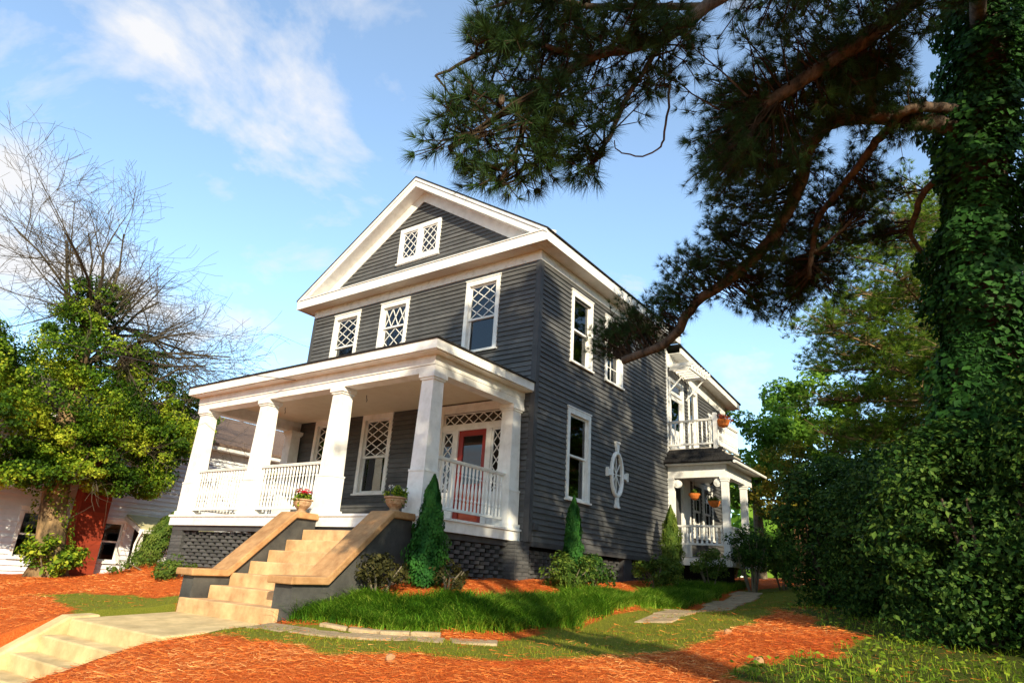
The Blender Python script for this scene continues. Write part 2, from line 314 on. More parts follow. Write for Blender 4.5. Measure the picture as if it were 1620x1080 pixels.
WEED = [(4.5, .9), (5.4, -.3), (5.95, -1.9), (6.15, -3.4), (5.9, -4.8), (5.7, -6), (9.5, -8), (13, -4), (13, 12), (5.2, 14), (4.5, 6)]
LEFTGRASS = [(-7.2, -6.1), (-6.5, -5.4), (-5.3, -5.0), (-3.7, -4.8), (-3.05, -5.3), (-2.95, -6.4), (-3.7, -6.5), (-5, -6.0)]
BED = [(-.45, -5.22), (.2, -5.05), (1.4, -4.62), (2.25, -3.5), (2.35, -2), (2.3, 0), (2.25, 3), (1.9, 6), (1.5, 9), (1.05, 9), (.95, 6.5), (1.25, 4), (1.35, 1.5), (1.3, -1), (1.1, -2.5), (.5, -3.6), (-.1, -4.05), (-.5, -4.1)]
def zones(x, y):
    j = .22*wob(x, y, 1.4); j2 = .22*wob(y, x, 1.7, 2)
    g = inpoly(x+j, y+j2, GRASS); w = inpoly(x+2*j, y+2*j2, WEED); l = inpoly(x+j, y+j2, LEFTGRASS)
    return g, w, l
def ax(a, b, st, outs):
    core = np.arange(a, b+st/2, st); lo = [a-v for v in outs][::-1]; hi = [core[-1]+v for v in outs]
    return np.concatenate([lo, core, hi])
outs = [.4, 1, 2, 4, 7, 11, 17, 26, 40, 60, 100, 180, 350, 800]
xs = ax(-9, 10, .13, outs); ys = ax(-11, 12, .13, outs)
X, Y = np.meshgrid(xs, ys); Z = G(X, Y)
Z += .018*wob(X, Y, 2.2)+.008*wob(Y, X, 7, 1)
far = np.hypot(X, Y) > 60; Z[far] = G(X[far], Y[far])
walk = ((X > -3.2) & (X < -.42) & (Y < -4.9) & (Y > -10.5)); Z[walk] = np.minimum(Z[walk], np.where(Y[walk] > -6.7, -1.72, -1.72+(Y[walk]+6.7)*.66)-.12)
stair = ((X > -3.1) & (X < -.35) & (Y <= -2.9) & (Y >= -4.95)); Z[stair] = -1.65
ny, nx = X.shape; vv = np.stack([X, Y, Z], -1).reshape(-1, 3); idx = np.arange(ny*nx).reshape(ny, nx)
q = np.stack([idx[:-1, :-1], idx[:-1, 1:], idx[1:, 1:], idx[1:, :-1]], -1).reshape(-1, 4)
gz, wz, lz = zones(X, Y)
gm = np.where(gz | lz, .5, np.where(wz, 1.0, 0.0)); gm[(np.hypot(X, Y) > 30)] = .8
gmat, t, b = material('yard_ground', .95, .1)
at_ = t.nodes.new('ShaderNodeAttribute'); at_.attribute_name = 'rnd'
co = t.nodes.new('ShaderNodeTexCoord')
def nz_(scale, det=6, rg=.6):
    n = t.nodes.new('ShaderNodeTexNoise'); n.inputs['Scale'].default_value = scale; n.inputs['Detail'].default_value = det; n.inputs['Roughness'].default_value = rg; t.links.new(co.outputs['Object'], n.inputs['Vector']); return n
def rp(src, stops):
    r = t.nodes.new('ShaderNodeValToRGB'); t.links.new(src, r.inputs[0]); e = r.color_ramp.elements
    e[0].position, e[0].color = stops[0][0], (*stops[0][1], 1); e[1].position, e[1].color = stops[-1][0], (*stops[-1][1], 1)
    for p, c in stops[1:-1]: x = e.new(p); x.color = (*c, 1)
    return r.outputs[0]
nfine = nz_(55, 4, .8)
straw_c = rp(nfine.outputs[0], [(.3, (.26, .04, .008)), (.5, (.54, .11, .02)), (.72, (.70, .22, .055))])
grass_c = rp(nfine.outputs[0], [(.3, (.10, .12, .014)), (.55, (.19, .20, .022)), (.75, (.36, .22, .05))])
weed_c = rp(nfine.outputs[0], [(.3, (.030, .05, .010)), (.55, (.07, .09, .014)), (.75, (.22, .09, .025))])
mA = t.nodes.new('ShaderNodeMixRGB'); mB = t.nodes.new('ShaderNodeMixRGB')
s1 = t.nodes.new('ShaderNodeMapRange'); t.links.new(at_.outputs['Fac'], s1.inputs[0]); s1.inputs[1].default_value = .1; s1.inputs[2].default_value = .45
s2 = t.nodes.new('ShaderNodeMapRange'); t.links.new(at_.outputs['Fac'], s2.inputs[0]); s2.inputs[1].default_value = .55; s2.inputs[2].default_value = .95
t.links.new(s1.outputs[0], mA.inputs[0]); t.links.new(straw_c, mA.inputs[1]); t.links.new(grass_c, mA.inputs[2])
t.links.new(s2.outputs[0], mB.inputs[0]); t.links.new(mA.outputs[0], mB.inputs[1]); t.links.new(weed_c, mB.inputs[2])
t.links.new(mB.outputs[0], b.inputs['Base Color'])
bp_ = t.nodes.new('ShaderNodeBump'); bp_.inputs['Strength'].default_value = .8; bp_.inputs['Distance'].default_value = .03
t.links.new(nfine.outputs[0], bp_.inputs['Height']); t.links.new(bp_.outputs[0], b.inputs['Normal'])
gme = big_mesh('ground', vv, q, gmat, gm.reshape(-1), (0, 0, 0)); gme.polygons.foreach_set('use_smooth', [True]*len(gme.polygons))
ground = tag(link('ground', gme), kind='structure')

# ------------------------------------------------------------------ wall building
def T_front(y0=0.0): return lambda u, n, z: (u, y0-n, z)
def T_side(x0=0.0): return lambda u, n, z: (x0+n, u, z)
def segs(u0, u1, zc, ops):
    S = [(u0, u1)]
    for a, b_, c, d in ops:
        if c <= zc <= d:
            R = []
            for s, e in S:
                if b_ <= s or a >= e: R.append((s, e)); continue
                if a > s: R.append((s, a))
                if b_ < e: R.append((b_, e))
            S = R
    return [(s, e) for s, e in S if e-s > .02]
def clad(parent, T, u0, u1, z0, z1, ops, mat, ex=.115, thick=.034, lim=None, board='clapboard', wallname='wall', stuff=False):
    """sheathing with real openings, and every lap board an object of its own under it"""
    n = round((z1-z0)/ex); ex = (z1-z0)/n; wb = MB(T); rows = []
    for k in range(n):
        za = z0+k*ex; zb = za+ex; a, b_ = (u0, u1) if lim is None else lim(zb)
        S = segs(a, b_, (za+zb)/2, ops)
        for s, e in S: wb.box(s, e, -.10, 0, za, zb)
        rows.append((za, zb, S))
    w = wb.build(wallname, mat, parent)
    joined = MB(T)
    for za, zb, S in rows:
        for s, e in S:
            bb = joined if stuff else MB(T)
            t_ = thick*random.uniform(.85, 1.15)
            bb.hexa([(s, 0, za), (e, 0, za), (e, t_, za+random.uniform(-.002, .002)), (s, t_, za+random.uniform(-.002, .002)), (s, 0, zb), (e, 0, zb), (e, .006, zb), (s, .006, zb)])
            if not stuff: bb.build(board, mat, w)
    if stuff: tag(joined.build(board+'s', mat, w), kind='stuff')
    return w
def diag_bars(mb, u0, u1, z0, z1, nu, nz, n0, n1, wd):
    """diamond lattice of straight bars clipped to a pane"""
    du = (u1-u0)/nu; dz = (z1-z0)/nz
    for sgn in (1, -1):
        for k in range(-nz, nu+nz+1):
            # line u = u0 + k*du + sgn*(z-z0)*du/dz
            pts = []
            f = lambda z: u0+k*du+sgn*(z-z0)*du/dz
            za, zb = z0, z1
            if sgn > 0: za = max(za, z0+(u0-(u0+k*du))*dz/du); zb = min(zb, z0+(u1-(u0+k*du))*dz/du)
            else: za = max(za, z0-(u1-(u0+k*du))*dz/du); zb = min(zb, z0-(u0-(u0+k*du))*dz/du)
            if zb-za < .02: continue
            dx, dzz = sgn*du, dz; L = math.hypot(dx, dzz); px, pz = dzz/L*wd/2, -dx/L*wd/2
            A = (f(za), za); B = (f(zb), zb)
            mb.hexa([(A[0]-px, n0, A[1]-pz), (A[0]+px, n0, A[1]+pz), (A[0]+px, n1, A[1]+pz), (A[0]-px, n1, A[1]-pz), (B[0]-px, n0, B[1]-pz), (B[0]+px, n0, B[1]+pz), (B[0]+px, n1, B[1]+pz), (B[0]-px, n1, B[1]-pz)])
def ring(mb, u0, u1, z0, z1, w, n0, n1, top=None, bot=None):
    t_ = top or w; bo = bot or w
    mb.box(u0, u0+w, n0, n1, z0, z1); mb.box(u1-w, u1, n0, n1, z0, z1)
    mb.box(u0+w, u1-w, n0, n1, z1-t_, z1); mb.box(u0+w, u1-w, n0, n1, z0, z0+bo)
def sash(par, T, u0, u1, z0, z1, n, style, mat, w=.045, grid=(2, 2)):
    s = MB(T); ring(s, u0, u1, z0, z1, w, n-.035, n); so_ = s.build('sash', mat, par)
    MB(T).box(u0+w, u1-w, n-.022, n-.016, z0+w, z1-w).build('pane', M['glass'], par)
    if style == 'diamond':
        l = MB(T); diag_bars(l, u0+w, u1-w, z0+w, z1-w, grid[0], grid[1], n-.015, n-.003, .02); l.build('lattice', mat, par)
    elif style == 'grid':
        l = MB(T)
        for i in range(1, grid[0]): x = u0+w+(u1-u0-2*w)*i/grid[0]; l.box(x-.011, x+.011, n-.015, n-.002, z0+w, z1-w)
        for i in range(1, grid[1]): x = z0+w+(z1-z0-2*w)*i/grid[1]; l.box(u0+w, u1-w, n-.014, n-.004, x-.011, x+.011)
        l.build('muntin', mat, par)
def window(parent, T, u0, u1, z0, z1, upper='diamond', lower='plain', meet=.5, c=.11, mat=None, ug=(2, 3), lg=(2, 2), name='window', deep=.11):
    mat = mat or M['white']
    w = MB(T); ring(w, u0, u1, z0+.05, z1, c, .0, .045, top=c+.02, bot=.03)
    w.box(u0-.02, u1+.02, .0, .06, z1+.001, z1+.03)
    # jamb liner
    a, b_, p, q_ = u0+c, u1-c, z0+.08, z1-c-.02
    w.box(a-.02, a, -deep, 0, p, q_); w.box(b_, b_+.02, -deep, 0, p, q_); w.box(a, b_, -deep, 0, q_, q_+.02)
    o = w.build(name, mat, parent)
    MB(T).box(u0-.03, u1+.03, -.08, .085, z0+.005, z0+.049).build('sill', mat, o)
    zm = p+(q_-p)*(1-meet)
    sash(o, T, a, b_, zm-.02, q_, -.025, upper, mat, grid=ug)
    if lower: sash(o, T, a, b_, p, zm+.02, -.065, lower, mat, grid=lg)
    return o
def op(u0, u1, z0, z1, c=.11): return (u0+c-.01, u1-c+.01, z0+.06, z1-c-.01)

# ------------------------------------------------------------------ the house
H = thing('house', 'two-storey charcoal clapboard house with white gable trim and columned front porch', 'house', (-4, 4, -.85))
WW = 8.06
F, S = T_front(), T_side()
# openings
W2 = [(-7.11, -6.02, 4.2, 6.1), (-5.19, -4.12, 4.2, 6.1), (-2.17, -1.12, 4.2, 6.1)]
W1 = [(-7.2, -6.1, .97, 3.0), (-5.3, -4.2, .97, 3.0)]
GW = (-4.79, -3.27, 7.23, 8.29)
SW = [(1.37, 2.42, 4.15, 6.02), (3.1, 4.1, 4.15, 5.98), (1.34, 2.41, .96, 3.07)]
RW = [(8.8, 9.62, 3.35, 5.5)]
SP = [(8.95, 9.82, .75, 2.45), (9.86, 10.73, .75, 2.45)]
fops = [op(*w) for w in W2+W1]+[(-2.5, -.75, .2, 2.80)]
clad(H, F, -WW+.03, -.03, 0, 6.22, fops, M['siding'])
gl_ = lambda z: (-4.03-max(.02, (9.14-z)/.638), -4.03+max(.02, (9.14-z)/.638))
clad(H, F, 0, 0, 6.74, 9.06, [(GW[0]+.06, GW[1]-.06, GW[2]+.06, GW[3]-.06)], M['siding'], lim=gl_)
clad(H, S, .10, 7.06, 0, 6.22, [op(*w) for w in SW]+[(3.50, 4.02, 1.42, 2.34)], M['siding'])
clad(H, S, 7.12, 12.4, .2, 5.52, [op(*w) for w in RW]+[(7.32, 8.3, 3.15, 5.35), (10.75, 12.2, 3.7, 4.95)]+[op(*w) for w in SP]+[(7.35, 8.05, .2, 2.3)], M['siding'], stuff=True)
# left and rear walls, hidden from the street
lw = MB()
for k in range(54): z = k*.115; lw.prism([(-WW, z), (-WW-.024, z), (-WW-.006, z+.115), (-WW, z+.115)], 0, 12.4, 1)
tag(lw.build('side_siding', M['siding'], H), kind='stuff')
MB().box(-WW, -WW+.1, .1, 12.4, 0, 6.3).box(-WW+.1, -.1, 12.3, 12.4, 0, 5.5).build('rear_wall', M['siding'], H)
MB().prism([(-7.9, 5.4), (-.16, 5.4), (-.16, 6.7), (-4.03, 9.2), (-7.9, 6.7)], 7.05, 7.12, 1).build('rear_gable', M['siding'], H)
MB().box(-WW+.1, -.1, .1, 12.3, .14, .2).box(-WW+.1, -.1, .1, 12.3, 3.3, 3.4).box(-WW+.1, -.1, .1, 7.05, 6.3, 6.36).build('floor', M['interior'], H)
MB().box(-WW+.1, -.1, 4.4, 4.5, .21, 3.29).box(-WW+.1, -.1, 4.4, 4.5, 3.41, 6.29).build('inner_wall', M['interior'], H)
# corner boards, frieze, skirt
MB().box(-.10, .034, -.034, .10, -.02, 6.21).build('corner_board', M['dark'], H)
MB().box(-WW-.034, -WW+.10, -.034, .10, -.02, 6.21).build('corner_board', M['dark'], H)
MB().box(-WW-.036, .036, -.036, 0, 6.22, 6.46).build('frieze_board', M['whiteold'], H)
MB().box(.0, .036, .0, 7.1, 6.22, 6.46).build('frieze_board', M['whiteold'], H)
MB().box(0, .04, 7.06, 7.16, 0, 6.22).build('corner_board', M['white'], H)
MB().box(-.02, .03, .1, 7.06, -.10, -.002).build('skirt_board', M['dark'], H)
# main roof
RZ = lambda x: 9.56-.638*abs(x+4.03)
def slope(mb, x0, x1, y0, y1, d0, d1):
    return mb.hexa([(x0, y0, RZ(x0)+d0), (x1, y0, RZ(x1)+d0), (x1, y1, RZ(x1)+d0), (x0, y1, RZ(x0)+d0), (x0, y0, RZ(x0)+d1), (x1, y0, RZ(x1)+d1), (x1, y1, RZ(x1)+d1), (x0, y1, RZ(x0)+d1)])
for x0, x1 in ((-8.52, -4.03), (-4.03, .46)):
    slope(MB(), x0, x1, -.46, 7.35, 0, .035).build('roof', M['roof'], H)
    a, b_ = (x0+.04, x1) if x0 < -5 else (x0, x1-.04)
    slope(MB(), a, b_, -.42, -.38, -.27, -.003).build('rake_fascia', M['white'], H)
    slope(MB(), a, b_, -.445, -.4205, -.09, -.003).build('rake_moulding', M['white'], H)
    slope(MB(), a, b_, -.379, -.001, -.245, -.225).build('rake_soffit', M['white'], H)
    c_, d_ = (-7.95, -4.03) if x0 < -5 else (-4.03, -.11)
    slope(MB(), c_, d_, -.045, -.0, -.56, -.247).build('rake_frieze', M['white'], H)
MB().box(-8.485, .425, -.427, -.385, 6.44, 6.70).build('cornice_fascia', M['white'], H)
MB().box(-8.44, .38, -.379, -.037, 6.461, 6.475).build('cornice_soffit', M['soffit'], H)
MB().prism([(-.45, 6.702), (-.45, 6.725), (-.03, 6.86), (-.03, 6.72)], -8.45, .40, 0).build('cornice_roof', M['whiteold'], H)
MB().box(.38, .4195, -.38, 7.3, 6.44, 6.70).build('eave_fascia', M['white'], H)
MB().box(.037, .379, -.03, 7.25, 6.461, 6.475).build('eave_soffit', M['white'], H)
MB().box(-8.479, -8.44, -.38, 7.3, 6.44, 6.70).build('eave_fascia', M['white'], H)
MB().box(-8.439, -8.10, -.03, 7.25, 6.461, 6.475).build('eave_soffit', M['white'], H)
# rear wing roof falls towards the back
zt = lambda y: 6.20-.086*(y-6.77)
def yslope(mb, x0, x1, y0, y1, d0, d1):
    return mb.hexa([(x0, y0, zt(y0)+d0), (x1, y0, zt(y0)+d0), (x1, y1, zt(y1)+d0), (x0, y1, zt(y1)+d0), (x0, y0, zt(y0)+d1), (x1, y0, zt(y0)+d1), (x1, y1, zt(y1)+d1), (x0, y1, zt(y1)+d1)])
yslope(MB(), -8.5, .47, 7.13, 13.0, .18, .23).build('wing_roof', M['roof'], H)
yslope(MB(), .38, .43, 7.31, 12.96, -.02, .178).build('wing_fascia', M['white'], H)
yslope(MB(), .0, .379, 7.31, 12.9, .02, .035).build('wing_soffit', M['whiteold'], H)
MB().box(-8.4, .38, 12.91, 12.96, zt(12.9), zt(12.9)+.17).build('wing_fascia', M['white'], H)
yslope(MB(), -.08, .035, 7.16, 12.45, -.42, .015).build('wing_frieze', M['white'], H)
MB().hexa([(0, 7.16, 5.5), (0, 12.4, 5.5), (-.1, 12.4, 5.5), (-.1, 7.16, 5.5), (0, 7.16, 5.8), (0, 12.4, 5.5), (-.1, 12.4, 5.5), (-.1, 7.16, 5.8)]).build('wing_wall', M['siding'], H)
# windows of the house
window(H, F, *W2[0], ug=(2, 3)); window(H, F, *W2[2], ug=(2, 3), meet=.52)
wm = window(H, F, *W2[1], upper='diamond', lower='diamond', meet=.34, ug=(3, 1), lg=(2, 3), name='window', deep=.24)
for w in W1: window(H, F, *w, ug=(2, 4), meet=.52)
for w in SW[:2]+SW[2:]: window(H, S, *w, upper='plain' if w is not SW[1] else 'grid', lower='plain' if w is not SW[1] else 'grid')
window(H, S, *RW[0], upper='plain', lower='plain')
for w in SP: window(H, S, *w, upper='grid', lower='grid', c=.07, ug=(2, 2))
# gable window pair
g = MB(F); ring(g, *GW[:2], *GW[2:], .12, 0, .05, top=.13); g.box(-4.11, -3.95, 0, .05, GW[2]+.12, GW[3]-.13)
go = g.build('window', M['white'], H)
MB(F).box(GW[0]-.03, GW[1]+.03, 0, .085, GW[2]-.045, GW[2]-.001).build('sill', M['white'], go)
for a, b_ in ((GW[0]+.12, -4.11), (-3.95, GW[1]-.12)): sash(go, F, a, b_, GW[2]+.12, GW[3]-.13, .02, 'diamond', M['white'], w=.035, grid=(2, 3))
# oval window with four keystones
ov = MB(S); oy, oz, a1, b1 = 3.76, 1.88, .335, .575
nseg = 40; prof = [(0, 0), (0, .05), (.02, .075), (.07, .075), (.085, .04), (.085, -.03)]
base = len(ov.v)
for i in range(nseg):
    th = 2*math.pi*i/nseg
    for k, n_ in prof: ov.v.append(S(oy+(a1-k)*math.cos(th), n_+.02, oz+(b1-k)*math.sin(th)))
for i in range(nseg):
    for k in range(len(prof)-1):
        a = base+i*6+k; b_ = base+((i+1) % nseg)*6+k; ov.f.append((a, b_, b_+1, a+1))
oo = ov.build('oval_window', M['white'], H)
def key(p0, p1, w0, w1):
    d = Vector((p1[0]-p0[0], p1[1]-p0[1])); L = d.normalized(); n_ = Vector((-L.y, L.x)); k = MB(S)
    c8 = []
    for n0 in (.02, .085):
        c8 += [(p0[0]-n_.x*w0, n0, p0[1]-n_.y*w0), (p0[0]+n_.x*w0, n0, p0[1]+n_.y*w0), (p1[0]+n_.x*w1, n0, p1[1]+n_.y*w1), (p1[0]-n_.x*w1, n0, p1[1]-n_.y*w1)]
    k.hexa(c8); e0 = p1; e1 = (p1[0]+L.x*.05, p1[1]+L.y*.05); c8 = []
    for n0 in (.02, .10):
        c8 += [(e0[0]-n_.x*(w1+.018), n0, e0[1]-n_.y*(w1+.018)), (e0[0]+n_.x*(w1+.018), n0, e0[1]+n_.y*(w1+.018)), (e1[0]+n_.x*(w1+.018), n0, e1[1]+n_.y*(w1+.018)), (e1[0]-n_.x*(w1+.018), n0, e1[1]-n_.y*(w1+.018))]
    k.hexa(c8); k.build('keystone', M['white'], oo)
key((oy, oz+b1-.02), (oy, oz+b1+.20), .045, .085); key((oy, oz-b1+.02), (oy, oz-b1-.20), .045, .085)
key((oy-a1+.02, oz), (oy-a1-.17, oz), .05, .09); key((oy+a1-.02, oz), (oy+a1+.17, oz), .05, .09)
pn = MB(S); pn.poly([(oy+.255*math.cos(2*math.pi*i/32), .012, oz+.495*math.sin(2*math.pi*i/32)) for i in range(32)]).build('pane', M['glass'], oo)
lt = MB(S)
for th in (0, math.pi/2, .95, math.pi-.95):
    c_, s_ = math.cos(th), math.sin(th); r_ = 1/math.sqrt((c_/.25)**2+(s_/.49)**2); px, pz = -s_*.011, c_*.011
    lt.hexa([(oy-c_*r_-px, +.014, oz-s_*r_-pz), (oy-c_*r_+px, +.014, oz-s_*r_+pz), (oy-c_*r_+px, .032+th*.001, oz-s_*r_+pz), (oy-c_*r_-px, .032+th*.001, oz-s_*r_-pz), (oy+c_*r_-px, +.014, oz+s_*r_-pz), (oy+c_*r_+px, +.014, oz+s_*r_+pz), (oy+c_*r_+px, .032+th*.001, oz+s_*r_+pz), (oy+c_*r_-px, .032+th*.001, oz+s_*r_-pz)])
lt.build('muntin', M['white'], oo)
# entrance: red door, sidelights, transom
en = MB(F)
ring(en, -2.62, -.64, .2, 2.90, .13, 0, .06, bot=.01); en.box(-2.49, -.77, -.02, .05, 2.36, 2.49)
en.box(-2.16, -2.02, -.02, .05, .21, 2.36); en.box(-1.20, -1.06, -.02, .05, .21, 2.36)
en.box(-2.66, -.60, 0, .085, 2.901, 2.96)
eo = en.build('door_surround', M['white'], H)
for a, b_ in ((-2.49, -2.16), (-1.06, -.77)):
    MB(F).box(a, b_, -.03, .02, .21, .95).build('sidelight_panel', M['white'], eo)
    sash(eo, F, a, b_, .95, 2.36, .01, 'diamond', M['white'], w=.04, grid=(1, 5))
sash(eo, F, -2.49, -.77, 2.49, 2.77, .01, 'diamond', M['white'], w=.03, grid=(6, 1))
dr = MB(F); ring(dr, -2.02, -1.20, .21, 2.36, .13, -.05, .0, bot=.16); dr.box(-1.89, -1.33, -.045, -.005, 1.02, 1.16)
do = dr.build('front_door', M['red'], H)
MB(F).box(-1.89, -1.33, -.035, -.025, 1.16, 2.23).build('pane', M['glass'], do)
dp = MB(F); dp.box(-1.89, -1.33, -.04, -.03, .37, 1.02)
for k in range(3): dp.box(-1.84, -1.38, -.03, -.012, .42+k*.2, .56+k*.2)
dp.build('door_panel', M['orange'], do)  # lower part of the red door, coloured lighter as if sunlit
MB(F).lathe(-1.27, 0, [(.0, 0), (.0, 0)], 3) if False else None
kn = MB(); kn.tube([(-1.27, .0, 1.08), (-1.27, -.05, 1.08)], [.012, .012], 8); kn.tube([(-1.27, -.05, 1.08), (-1.27, -.065, 1.08), (-1.27, -.09, 1.08)], [.018, .032, .02], 10); kn.build('door_knob', M['metal'], do)
cu = MB(F); prev = None
for i in range(7): a = -4.92+i*.05; cu.hexa([(a, -.22-.03*(i % 2), 1.1), (a+.05, -.22-.03*((i+1) % 2), 1.1), (a+.05, -.24-.03*((i+1) % 2), 1.1), (a, -.24-.03*(i % 2), 1.1), (a+.06-.02*i, -.22, 1.86), (a+.08-.02*i, -.22, 1.86), (a+.08-.02*i, -.24, 1.86), (a+.06-.02*i, -.24, 1.86)])
cu.build('curtain', M['curtain'], H)

# ------------------------------------------------------------------ front porch
MB().box(-8.10, -.2, -2.95, -.036, .12, .2).build('porch_floor', M['porchfloor'], H)
MB().box(-8.14, -.165, -2.99, -2.951, -.02, .165).box(-8.17, -.13, -3.02, -2.992, .166, .21).build('porch_skirt', M['white'], H)
MB().box(-.199, -.165, -2.95, -.036, -.02, .165).box(-.198, -.13, -2.99, -.036, .167, .209).build('porch_skirt', M['white'], H)
MB().box(-8.14, -8.101, -2.95, 0, -.02, .19).build('porch_skirt', M['white'], H)
MB().box(-8.05, -.26, -2.93, -2.80, -.13, -.021).box(-.34, -.25, -2.79, -.1, -.13, -.021).build('porch_beam', M['dark'], H)
# beams and roof
bm_ = MB(); bm_.box(-8.12, -.23, -2.9, -2.6, 2.73, 2.87).box(-8.13, -.22, -2.92, -2.59, 2.872, 3.05)
bm_.build('porch_beam', M['white'], H)
bm_ = MB(); bm_.box(-.5, -.231, -2.59, -.036, 2.731, 2.869).box(-.51, -.221, -2.589, -.036, 2.871, 3.049); bm_.build('porch_beam', M['white'], H)
bm_ = MB(); bm_.box(-8.119, -7.85, -2.59, -.036, 2.731, 2.869).box(-8.129, -7.84, -2.589, -.036, 2.871, 3.049); bm_.build('porch_beam', M['white'], H)
MB().box(-7.84, -.51, -2.59, -.036, 3.0, 3.03).build('porch_ceiling', M['ceilboard'], H)
fs = MB(); fs.box(-8.24, .01, -3.17, -3.13, 3.07, 3.25).box(-.03, .009, -3.13, -.03, 3.07, 3.249).box(-8.239, -8.20, -3.13, -.03, 3.07, 3.249)
fs.build('porch_fascia', M['white'], H)
MB().box(-8.2, -.03, -3.129, -.036, 3.051, 3.068).build('porch_soffit', M['white'], H)
rf = MB()
A_, B_, C_, D_ = (-8.27, -3.2, 3.252), (.04, -3.2, 3.252), (.04, -.027, 3.252), (-8.27, -.027, 3.252)
E_, F_ = (-7.0, -.028, 3.66), (-1.2, -.028, 3.66); dn = lambda p: (p[0], p[1], p[2]+.03)
rf.poly([A_, D_, C_, B_]); rf.poly([dn(A_), dn(B_), F_, E_]); rf.poly([dn(B_), dn(C_), F_]); rf.poly([dn(D_), dn(A_), E_]); rf.poly([dn(C_), dn(D_), E_, F_])
for p, q_ in ((A_, B_), (B_, C_), (C_, D_), (D_, A_)): rf.poly([p, q_, dn(q_), dn(p)])
rf.build('porch_roof', M['roof'], H)
def column(cx, cy, name='porch_column'):
    c = MB(); h = .155
    c.box(cx-.215, cx+.215, cy-.215, cy+.215, .211, .30)
    c.box(cx-.185, cx+.185, cy-.185, cy+.185, .30, .935); c.box(cx-.194, cx+.194, cy-.194, cy+.194, .935, .97)
    t_ = .17; bt = .142
    c.hexa([(cx-t_, cy-t_, .97), (cx+t_, cy-t_, .97), (cx+t_, cy+t_, .97), (cx-t_, cy+t_, .97), (cx-bt, cy-bt, 2.60), (cx+bt, cy-bt, 2.60), (cx+bt, cy+bt, 2.60), (cx-bt, cy+bt, 2.60)])
    o = c.build(name, M['white'], H)
    k = MB(); k.box(cx-.165, cx+.165, cy-.165, cy+.165, 2.60, 2.64).box(cx-.19, cx+.19, cy-.19, cy+.19, 2.64, 2.729); k.build('capital', M['white'], o)
CX = [-7.86, -5.37, -2.88, -.40]
for x in CX: column(x, -2.74)
column(-.40, -.24, 'porch_pilaster'); column(-7.86, -.24, 'porch_pilaster')
# turned balusters share one mesh
def baluster_mesh(name, h, r=.027, mat=None):
    P = [(.8, 0), (.8, .16), (.5, .18), (1.0, .22), (.62, .27), (.95, .36), (1.0, .42), (.62, .62), (.5, .70), (.95, .74), (.5, .78), (.8, .80), (.8, 1)]
    return MB().lathe(0, 0, [(r*a, h*z) for a, z in P], 8).mesh(name, mat or M['white'], smooth=False)
bal = baluster_mesh('baluster', .84)
def railing(name, p0, p1, zb, ztop, me, step, h=.03, m_=None, parent=None, hb=None):
    m_ = m_ or M['white']; p0 = Vector(p0); p1 = Vector(p1); d = p1-p0; L = d.length; d.normalize(); n_ = Vector((-d.y, d.x, 0))
    r = MB()
    def bar(z0, z1, w):
        c8 = [p0-n_*w, p1-n_*w, p1+n_*w, p0+n_*w]
        r.hexa([(q.x, q.y, z0) for q in c8]+[(q.x, q.y, z1) for q in c8])
    bar(ztop-.05, ztop-.02, .045); bar(ztop-.02, ztop, .055); bar(zb, zb+.05, .035)
    o = r.build(name, m_, parent or H)
    k = max(2, int(round(L/step)))
    for i in range(k):
        q = p0+d*(L*(i+.5)/k)
        b_ = link('baluster', me, o, (q.x, q.y, zb+.05)); b_.rotation_euler.z = random.uniform(-.2, .2)
    return o
for a, b_ in ((0, 1), (1, 2)): railing('porch_railing', (CX[a]+.19, -2.74, 0), (CX[b_]-.19, -2.74, 0), .33, 1.26, bal, .105)
railing('porch_railing', (-.38, -2.55, 0), (-.38, -.43, 0), .36, 1.28, bal, .11)
railing('porch_railing', (-7.86, -2.55, 0), (-7.86, -.43, 0), .36, 1.28, bal, .11)
for x in (-6.6, -3.6): 
    hk = MB(); hk.tube([(x, -1.5, 3.0), (x+.01, -1.5, 2.93), (x+.04, -1.5, 2.88), (x+.02, -1.5, 2.84)], .007, 5); hk.build('ceiling_hook', M['metal'], H)
# foundation: piers, pierced brick panels
BK = MB().box(-.1, .1, -.045, .045, -.03, .03).mesh('brick', M['brickdark'])
BKH = MB().box(-.05, .05, -.045, .045, -.03, .03).mesh('brick', M['brickdark'])
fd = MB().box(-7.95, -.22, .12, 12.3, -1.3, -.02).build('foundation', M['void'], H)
MB().box(-8.02, -.36, -2.45, -2.40, -1.2, -.14).box(-.66, -.62, -2.39, .1, -1.2, -.14).build('shade_sheet', M['void'], H)  # near-black sheets behind the pierced brick, painted shade for its holes
def pier(x0, x1, y0, y1, z0=-1.25, z1=-.022):
    core = MB().box(x0+.012, x1-.012, y0+.012, y1-.012, z0, z1).build('pier', M['dark'], H)
    n = int((z1+.80)/.072)
    for k in range(n+1):
        z = z1-.036-k*.072
        for ys in (y0, ):
            w = x1-x0; c = [(x0+w*.25, 0), (x0+w*.75, 0)] if k % 2 else [(x0+w*.5, 0)]
            for cx, _ in c: link('brick', BK if k % 2 == 0 else BK, core, (cx, ys+.046, z)).scale = (w*(.48 if k % 2 else .98)/.2, 1, 1.05)
        w = y1-y0
        for cy in ([y0+w*.27, y0+w*.75] if k % 2 == 0 else [y0+w*.52]):
            b_ = link('brick', BK, core, (x1-.046, cy, z)); b_.rotation_euler.z = math.pi/2; b_.scale = (w*(.40 if k % 2 == 0 else .86)/.2, 1, 1.05)
for p in ((-8.06, -7.62, -2.92, -2.5), (-.62, -.22, -2.92, -2.5), (-.56, -.02, -.36, .14)): pier(*p)
